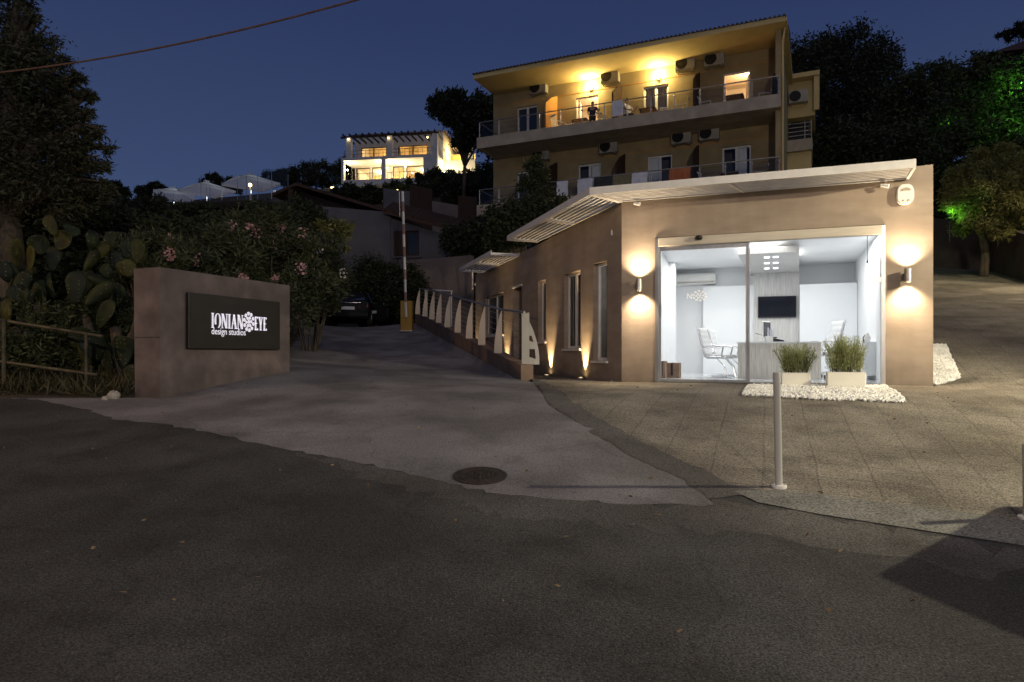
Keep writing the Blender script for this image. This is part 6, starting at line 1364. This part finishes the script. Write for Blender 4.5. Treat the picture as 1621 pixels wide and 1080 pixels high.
# ------------------------------------------------------------------ cars
def car(label, loc, rz, paint, grp='cars parked at the top of the driveway'):
    t = thing('parked_car', label, 'car', loc, rz, grp)
    # stations along y (rear = -y): (y, half width, z low, z belt, half width roof, z roof)
    st = [(-2.28, .70, .42, .80, .66, .82), (-2.22, .80, .30, .92, .74, .97), (-1.75, .86, .24, .95, .74, 1.02), (-1.25, .88, .22, .96, .62, 1.30), (-.75, .885, .22, .95, .58, 1.42), (-.1, .885, .22, .94, .58, 1.45), (.45, .88, .22, .93, .60, 1.36), (1.05, .87, .22, .92, .72, .99), (1.7, .84, .24, .86, .70, .89), (2.15, .78, .32, .74, .62, .76), (2.28, .66, .40, .62, .52, .64)]
    def ring(s):
        y, w, zl, zb_, wr, zr_ = s; return [(-w*.9, y, zl), (-w, y, zl+.16), (-w, y, (zl+zb_)/2), (-w*.985, y, zb_-.02), (-wr-.02, y, zr_-.035), (-wr*.86, y, zr_), (0, y, zr_+.02), (wr*.86, y, zr_), (wr+.02, y, zr_-.035), (w*.985, y, zb_-.02), (w, y, (zl+zb_)/2), (w, y, zl+.16), (w*.9, y, zl)]
    m = MB(); k = 13; vs = [p for s in st for p in ring(s)]; fs = [(i*k+j, i*k+j+1, (i+1)*k+j+1, (i+1)*k+j) for i in range(len(st)-1) for j in range(k-1)]; fs += [(i*k+k-1, i*k, (i+1)*k, (i+1)*k+k-1) for i in range(len(st)-1)]; fs += [tuple(range(k)), tuple(reversed(range((len(st)-1)*k, len(st)*k)))]
    m.add(vs, fs); b = m.build('body', paint, t, smooth=True)
    md = b.modifiers.new('bevel', 'EDGE_SPLIT'); md.split_angle = math.radians(38)
    def quadp(pts, name, mat, e=.012):
        c = MB().add(pts, [tuple(range(len(pts)))]); return c.build(name, mat, t, fix=False)
    quadp([(-.56, -1.27-.03, 1.26), (.56, -1.27-.03, 1.26), (.66, -1.74, 1.045), (-.66, -1.74, 1.045)], 'rear_window', M['glass_dark'])
    quadp([(-.55, .5, 1.345), (.55, .5, 1.345), (.68, 1.03, 1.03), (-.68, 1.03, 1.03)], 'windscreen', M['glass_dark'])
    for s in (-1, 1):
        quadp([(s*.895, -1.25, .985), (s*.895, -.25, .975), (s*.625, -.28, 1.38), (s*.65, -.95, 1.34)], 'side_window', M['glass_dark']); quadp([(s*.895, -.17, .975), (s*.885, .82, .97), (s*.67, .32, 1.34), (s*.625, -.2, 1.38)], 'side_window', M['glass_dark'])
        quadp([(s*.79, -2.262, .72), (s*.42, -2.285, .72), (s*.42, -2.27, .86), (s*.77, -2.235, .88)], 'tail_lamp', M['tail'])
        MB().rbox(min(s*.90, s*1.06), max(s*.90, s*1.06), .72, .82, .93, 1.04, .02).build('mirror', paint, t)
        MB().tube([(s*.90, -1.35, .985), (s*.72, -.95, 1.37), (s*.655, .1, 1.42), (s*.74, .55, 1.28), (s*.9, .95, .975), (s*.9, -1.35, .975)], .010, 5).build('window_trim', M['chrome'], t)
        for y in (-1.38, 1.38):
            w_ = MB().cyl((s*.72, y, .32), (s*.90, y, .32), .32, n=24).build('wheel', M['tyre'], t); m2 = MB().cyl((s*.90, y, .32), (s*.912, y, .32), .2, n=20); m2.build('rim', M['steel'], w_)
    MB().box(-.26, .26, -2.305, -2.292, .62, .74).build('number_plate', M['plate'], t)
    MB().box(-.78, .78, -2.31, -2.2, .36, .5).build('bumper', paint, t); MB().cyl((-.5, -2.3, .9), (.5, -2.3, .9), .012, n=6).build('chrome_strip', M['chrome'], t)
    return t
def carpos(px, py, Y_): x = (px-HX)/FPX*Y_; return (x, Y_, dh(x, Y_)+.012)
x, y, z = carpos(556, 500, 29.4); c1 = car('dark saloon car seen from behind with a pale number plate', (x, y, z), math.radians(10), M['car'])
x, y, z = carpos(497, 500, 31.8); c2 = car('dark car half hidden by the sign wall with a bright window rim', (x, y, z), math.radians(28), M['car2'])
x, y, z = carpos(622, 498, 31.5); c3 = dup(c1, (x, y, z), math.radians(-14), 'dark car mostly hidden behind the barrier and bushes')

# ------------------------------------------------------------------ background trees
mk('bushy_shrub', 'round dark shrub between the parked cars and the grey house', 'shrub', 595, 30.5, [(590, 440, 30.5, 32, 34), (575, 460, 30.5, 28, 28), (612, 450, 30.5, 28, 32), (600, 480, 30.5, 30, 24)], 14000, .14, .07, M['l_dark'], (1.2, .06), hollow=.2, ragged=.4)
mk('bushy_shrub', 'dark shrub directly behind the yellow barrier cabinet', 'shrub', 655, 29.4, [(650, 450, 29, 24, 28), (634, 470, 29, 24, 26), (668, 480, 29, 22, 26)], 9000, .14, .07, M['l_dark'], (1.1, .06), hollow=.2, ragged=.4)
mk('bushy_tree', 'dark rounded tree above the garden wall, left of the apartment block', 'tree', 735, 31, [(722, 382, 31, 26, 22), (750, 378, 31, 28, 24), (740, 396, 31, 32, 14), (768, 388, 31, 20, 18)], 12000, .15, .08, M['l_dark'], (2.4, .08), hollow=.2, ragged=.4)
mk('slender_tree', 'slender tree with open crown in front of the left balconies', 'tree', 845, 25.5, [(850, 268, 25.5, 20, 16), (835, 292, 25.5, 22, 18), (860, 296, 25.5, 18, 18), (845, 320, 25.5, 28, 18), (853, 252, 25.5, 10, 8)], 4200, .14, .06, M['l_bush'], (4.4, .09), hollow=.2, ragged=.5)
mk('bushy_tree', 'low dark tree behind the first white canopy', 'tree', 820, 24.5, [(800, 345, 24.5, 28, 26), (835, 345, 24.5, 32, 26), (870, 330, 24.5, 28, 18), (795, 375, 24.5, 28, 22), (830, 372, 24.5, 30, 20)], 15000, .14, .07, M['l_dark'], (1.8, .08), hollow=.2, ragged=.42)
mk('hillside_tree', 'dark tree with broken silhouette left of the apartment roof', 'tree', 735, 46, [(705, 170, 46, 24, 20), (722, 160, 46, 20, 14), (760, 170, 46, 28, 24), (745, 205, 46, 30, 26), (775, 210, 46, 30, 34), (715, 190, 46, 20, 16), (700, 158, 46, 14, 10), (735, 225, 46, 16, 14)], 21000, .3, .13, M['l_dark'], (6.5, .16), hollow=.2, ragged=.38)
mk('hillside_tree', 'dark leaning tree between the villa terrace and the apartment block', 'tree', 735, 50, [(728, 290, 50, 36, 16), (772, 284, 50, 22, 26), (700, 292, 50, 30, 14), (740, 300, 50, 44, 22)], 16000, .3, .12, M['l_bush'], (2, .15), hollow=.2, ragged=.4)
for i, (px, py, Y_, rx, ry, lb) in enumerate(((500, 268, 95, 36, 20, 'dark bush on the skyline left of the villa'), (450, 276, 95, 30, 12, 'lower dark bush on the skyline right of the parasols'), (550, 262, 92, 24, 20, 'dark bush touching the left corner of the villa'), (240, 300, 75, 26, 10, 'small bush on the far skyline behind the leftmost parasol'), (350, 288, 75, 40, 10, 'low bushes on the far skyline behind the middle parasol'),
                                            (565, 306, 60, 44, 14, 'planting on the bank under the left half of the villa'), (640, 298, 62, 40, 12, 'planting on the bank under the right half of the villa'), (690, 282, 64, 30, 16, 'shrub lit faintly beside the villa terrace wall'), (185, 298, 90, 20, 10, 'far low bush on the skyline beside the olive crown'))):
    x = (px-HX)/FPX*Y_; zg = gz(x, Y_); base = (x, Y_, zg); pz = PT(px, py, Y_).z
    tree('hillside_bush', lb, 'bush', base, [blob_px(base, px+dx, py+dy, Y_, rx*.55, ry*.6) for dx, dy in ((-rx*.5, 3), (0, -4), (rx*.5, 2), (0, ry*.7), (-rx*.4, ry), (rx*.4, ry))], 7000, .34, .14, M['l_dark' if i != 6 else 'l_bush'], (max(.3, pz-zg), .12), 'bushes along the hillside under the skyline', hollow=.1, ragged=.5)
# palm tuft above the villa roof
# right side
for i, (pxb, Yb, specs, n, ml, lb) in enumerate((
    (1320, 42, [(1290, 90, 42, 50, 36), (1350, 80, 42, 55, 34), (1390, 100, 42, 36, 30), (1330, 140, 42, 80, 60), (1290, 200, 42, 50, 80), (1380, 190, 42, 70, 70), (1270, 130, 42, 30, 50)], 42000, 'l_dark', 'massive dark tree rising right behind the apartment block'),
    (1445, 38, [(1440, 150, 38, 50, 34), (1480, 125, 38, 34, 26), (1420, 210, 38, 60, 50), (1480, 210, 38, 60, 60), (1450, 290, 38, 70, 50)], 34000, 'l_bush', 'dark tree behind the office, left of the green lit foliage'),
    (1550, 34, [(1540, 130, 34, 46, 34), (1590, 150, 34, 50, 50), (1520, 200, 34, 50, 50), (1600, 240, 34, 60, 60), (1560, 110, 34, 30, 18), (1550, 300, 34, 70, 40), (1640, 180, 34, 50, 80)], 40000, 'l_bush', 'broad dark tree at the upper right edge catching green light'),
    (1400, 33, [(1340, 240, 33, 60, 40), (1420, 260, 33, 60, 50), (1490, 330, 33, 46, 50), (1300, 265, 33, 30, 30)], 22000, 'l_dark', 'dark bushy tree directly behind the office roof'),
    (1610, 60, [(1608, 52, 60, 26, 9), (1620, 44, 60, 16, 7)], 3500, 'l_dark', 'dark branch crown above the hilltop house'))):
    mk('hillside_tree', lb, 'tree', pxb, Yb, specs, n, .24, .10, M[ml], (4, .22) if i < 4 else (6, .15), group='dark trees behind the office', hollow=.2, ragged=.36)
tb = on_ground(1556, 438); print('tree', tb)
Y_ = tb[1]
mk('willow_leaved_tree', 'narrow leaved tree with amber lit foliage over the paved ramp', 'tree', 1556, Y_, [(1518, 290, Y_, 24, 22), (1550, 272, Y_-.3, 34, 18), (1592, 282, Y_-.9, 40, 24), (1536, 322, Y_-.3, 26, 16), (1574, 318, Y_-.9, 30, 18), (1612, 345, Y_-.5, 30, 28), (1650, 300, Y_-1, 40, 50), (1575, 250, Y_-.2, 36, 16), (1508, 318, Y_-.2, 16, 22), (1625, 262, Y_-.8, 34, 22), (1588, 362, Y_-.8, 18, 14), (1555, 345, Y_-.9, 26, 18), (1530, 350, Y_+.3, 22, 20), (1570, 300, Y_-1.2, 36, 22), (1602, 320, Y_-1.3, 30, 22), (1640, 345, Y_-.6, 30, 30)], 42000, .20, .034, M['l_amber'], (2.6, .14), hollow=.25, ragged=.42, droop=.25)
# green garden spotlights in the trees
for i, (px, py, Yg, pw, lb) in enumerate(((1503, 345, Y_-.3, 18, 'green garden spotlight at the foot of the willow leaved tree'), (1606, 142, 32.4, 36, 'green garden spotlight highest at the right edge'), (1612, 196, 32.4, 28, 'green garden spotlight lower at the right edge'), (1500, 200, 34.5, 20, 'green garden spotlight amid the dark trees'))):
    p = PT(px, py, Yg); t = thing('garden_spotlight', lb, 'spotlight', p, 0, 'green spotlights among the right hand trees')
    MB().cyl((0, .0, -.12), (0, -.05, 0), .06, .08, 12).build('housing', M['black'], t); MB().cyl((0, 0, -.9), (0, 0, -.12), .02, n=6).build('stake', M['black'], t)
    light('POINT', 'lamp_light', (0, -.1, .12), pw, (.25, 1, .12), t, .08)
# ------------------------------------------------------------------ sky and lamps
w = bpy.data.worlds.new('World'); sc.world = w; w.use_nodes = True; nt = w.node_tree; N = nt.nodes; L = nt.links
bg = N['Background']; tc = N.new('ShaderNodeTexCoord'); sp = N.new('ShaderNodeSeparateXYZ'); L.new(tc.outputs['Generated'], sp.inputs[0])
cr = N.new('ShaderNodeValToRGB'); e = cr.color_ramp.elements
e[0].position = 0.0; e[0].color = (.058, .082, .135, 1); e[1].position = .75; e[1].color = (.013, .022, .062, 1)
x = e.new(.12); x.color = (.050, .074, .136, 1); x = e.new(.28); x.color = (.032, .051, .116, 1); x = e.new(.5); x.color = (.020, .032, .088, 1)
nz = N.new('ShaderNodeTexNoise'); nz.inputs['Scale'].default_value = 1.6; nz.inputs['Detail'].default_value = 3; L.new(tc.outputs['Generated'], nz.inputs[0])
ma = N.new('ShaderNodeMath'); ma.operation = 'MULTIPLY_ADD'; L.new(nz.outputs[0], ma.inputs[0]); ma.inputs[1].default_value = .10; L.new(sp.outputs['Z'], ma.inputs[2])
L.new(ma.outputs[0], cr.inputs[0]); L.new(cr.outputs[0], bg.inputs['Color']); bg.inputs['Strength'].default_value = 1.28
# very soft warm fill added over the camera's shoulder for general street light
sd = bpy.data.lights.new('street_fill', 'SUN'); sd.energy = .26; sd.angle = math.radians(60); sd.color = (1, .86, .74); so_ = bpy.data.objects.new('street_fill', sd); col.objects.link(so_)
so_.rotation_euler = Vector((-.15, .75, -.8)).to_track_quat('-Z', 'Y').to_euler()
# street lamps outside the frame, plus one added to brighten the ramp
def street_lamp(label, x, y, h, power, color, aim, size=.12, spot=150):
    zg = gz(x, y); t = thing('street_lamp', label, 'street lamp', (x, y, zg)); m = MB().lathe([(.09, 0), (.07, h*.5), (.05, h)], 14); m.build('pole', M['steel'], t)
    MB().rbox(-.16, .16, -.55, .1, h, h+.12, .03).build('lamp_head', M['steel'], t); MB().box(-.11, .11, -.5, -.08, h-.02, h-.002).build('lamp_glass', M['warm_lamp'], t)
    light('SPOT', 'lamp_light', (0, -.3, h-.06), power, color, t, size, spot, .6, aim); return t
street_lamp('tall street lamp right of the paved forecourt', 10.0, 6.3, 4.6, 3100, (1, .88, .60), (-.2, .45, -1), .05, 165)
street_lamp('street lamp on the near side of the road', 2.6, -9.0, 8.0, 5400, (1, .86, .73), (-.1, 1, -.35), .3, 150)
street_lamp('unseen lamp added to brighten the paved ramp', 17.5, 21.5, 5.0, 1500, (1, .80, .50), (-.35, .05, -1), .1, 160)
street_lamp('street lamp left of the road, near the cactus', -13.5, 4.5, 5.5, 1500, (1, .62, .25), (.5, .4, -.8), .15, 140)
# unseen steel box added to throw the sharp shadow over the road edge
A = Vector((4.42, 4.8)); zc = dh(4.6, 4.8)
cb = thing('unseen_shadow_box', 'unseen grey steel box added beside the road to cast a shadow', 'shadow caster', (A.x, A.y, zc-.05), math.radians(40))
MB().box(0, 1.3, -1.2, 0, 0, 1.3).build('shadow_box_body', M['steel'], cb)
MB().box(.05, .62, -1.225, -1.203, .1, 1.2).build('shadow_box_door', M['steel'], cb); MB().box(.66, 1.25, -1.225, -1.203, .1, 1.2).build('shadow_box_door', M['steel'], cb)
# overhead cable
m = MB(); A = PT(-40, 119, 11); B = PT(640, -22, 9.0); pts = []
for k in range(25):
    t = k/24; p = A.lerp(B, t); p.z -= .16*4*t*(1-t); pts.append(p)
m.tube(pts, .014, 7); tag(m.build('overhead_cable', noise_mat('cable_sheath', (.09, .05, .04), (.13, .08, .06), 5, .7)), 'brown overhead cable crossing the sky at upper left', 'cable')

sc.render.engine = 'CYCLES'; sc.cycles.use_denoising = True
try: sc.cycles.denoiser = 'OPENIMAGEDENOISE'
except Exception: pass
sc.cycles.max_bounces = 8; sc.cycles.diffuse_bounces = 4; sc.cycles.transparent_max_bounces = 16; sc.cycles.sample_clamp_indirect = 4; sc.cycles.use_light_tree = True
sc.cycles.caustics_reflective = False; sc.cycles.caustics_refractive = False
sc.view_settings.view_transform = 'Standard'; sc.view_settings.look = 'None'; sc.view_settings.exposure = 0; sc.view_settings.gamma = 1
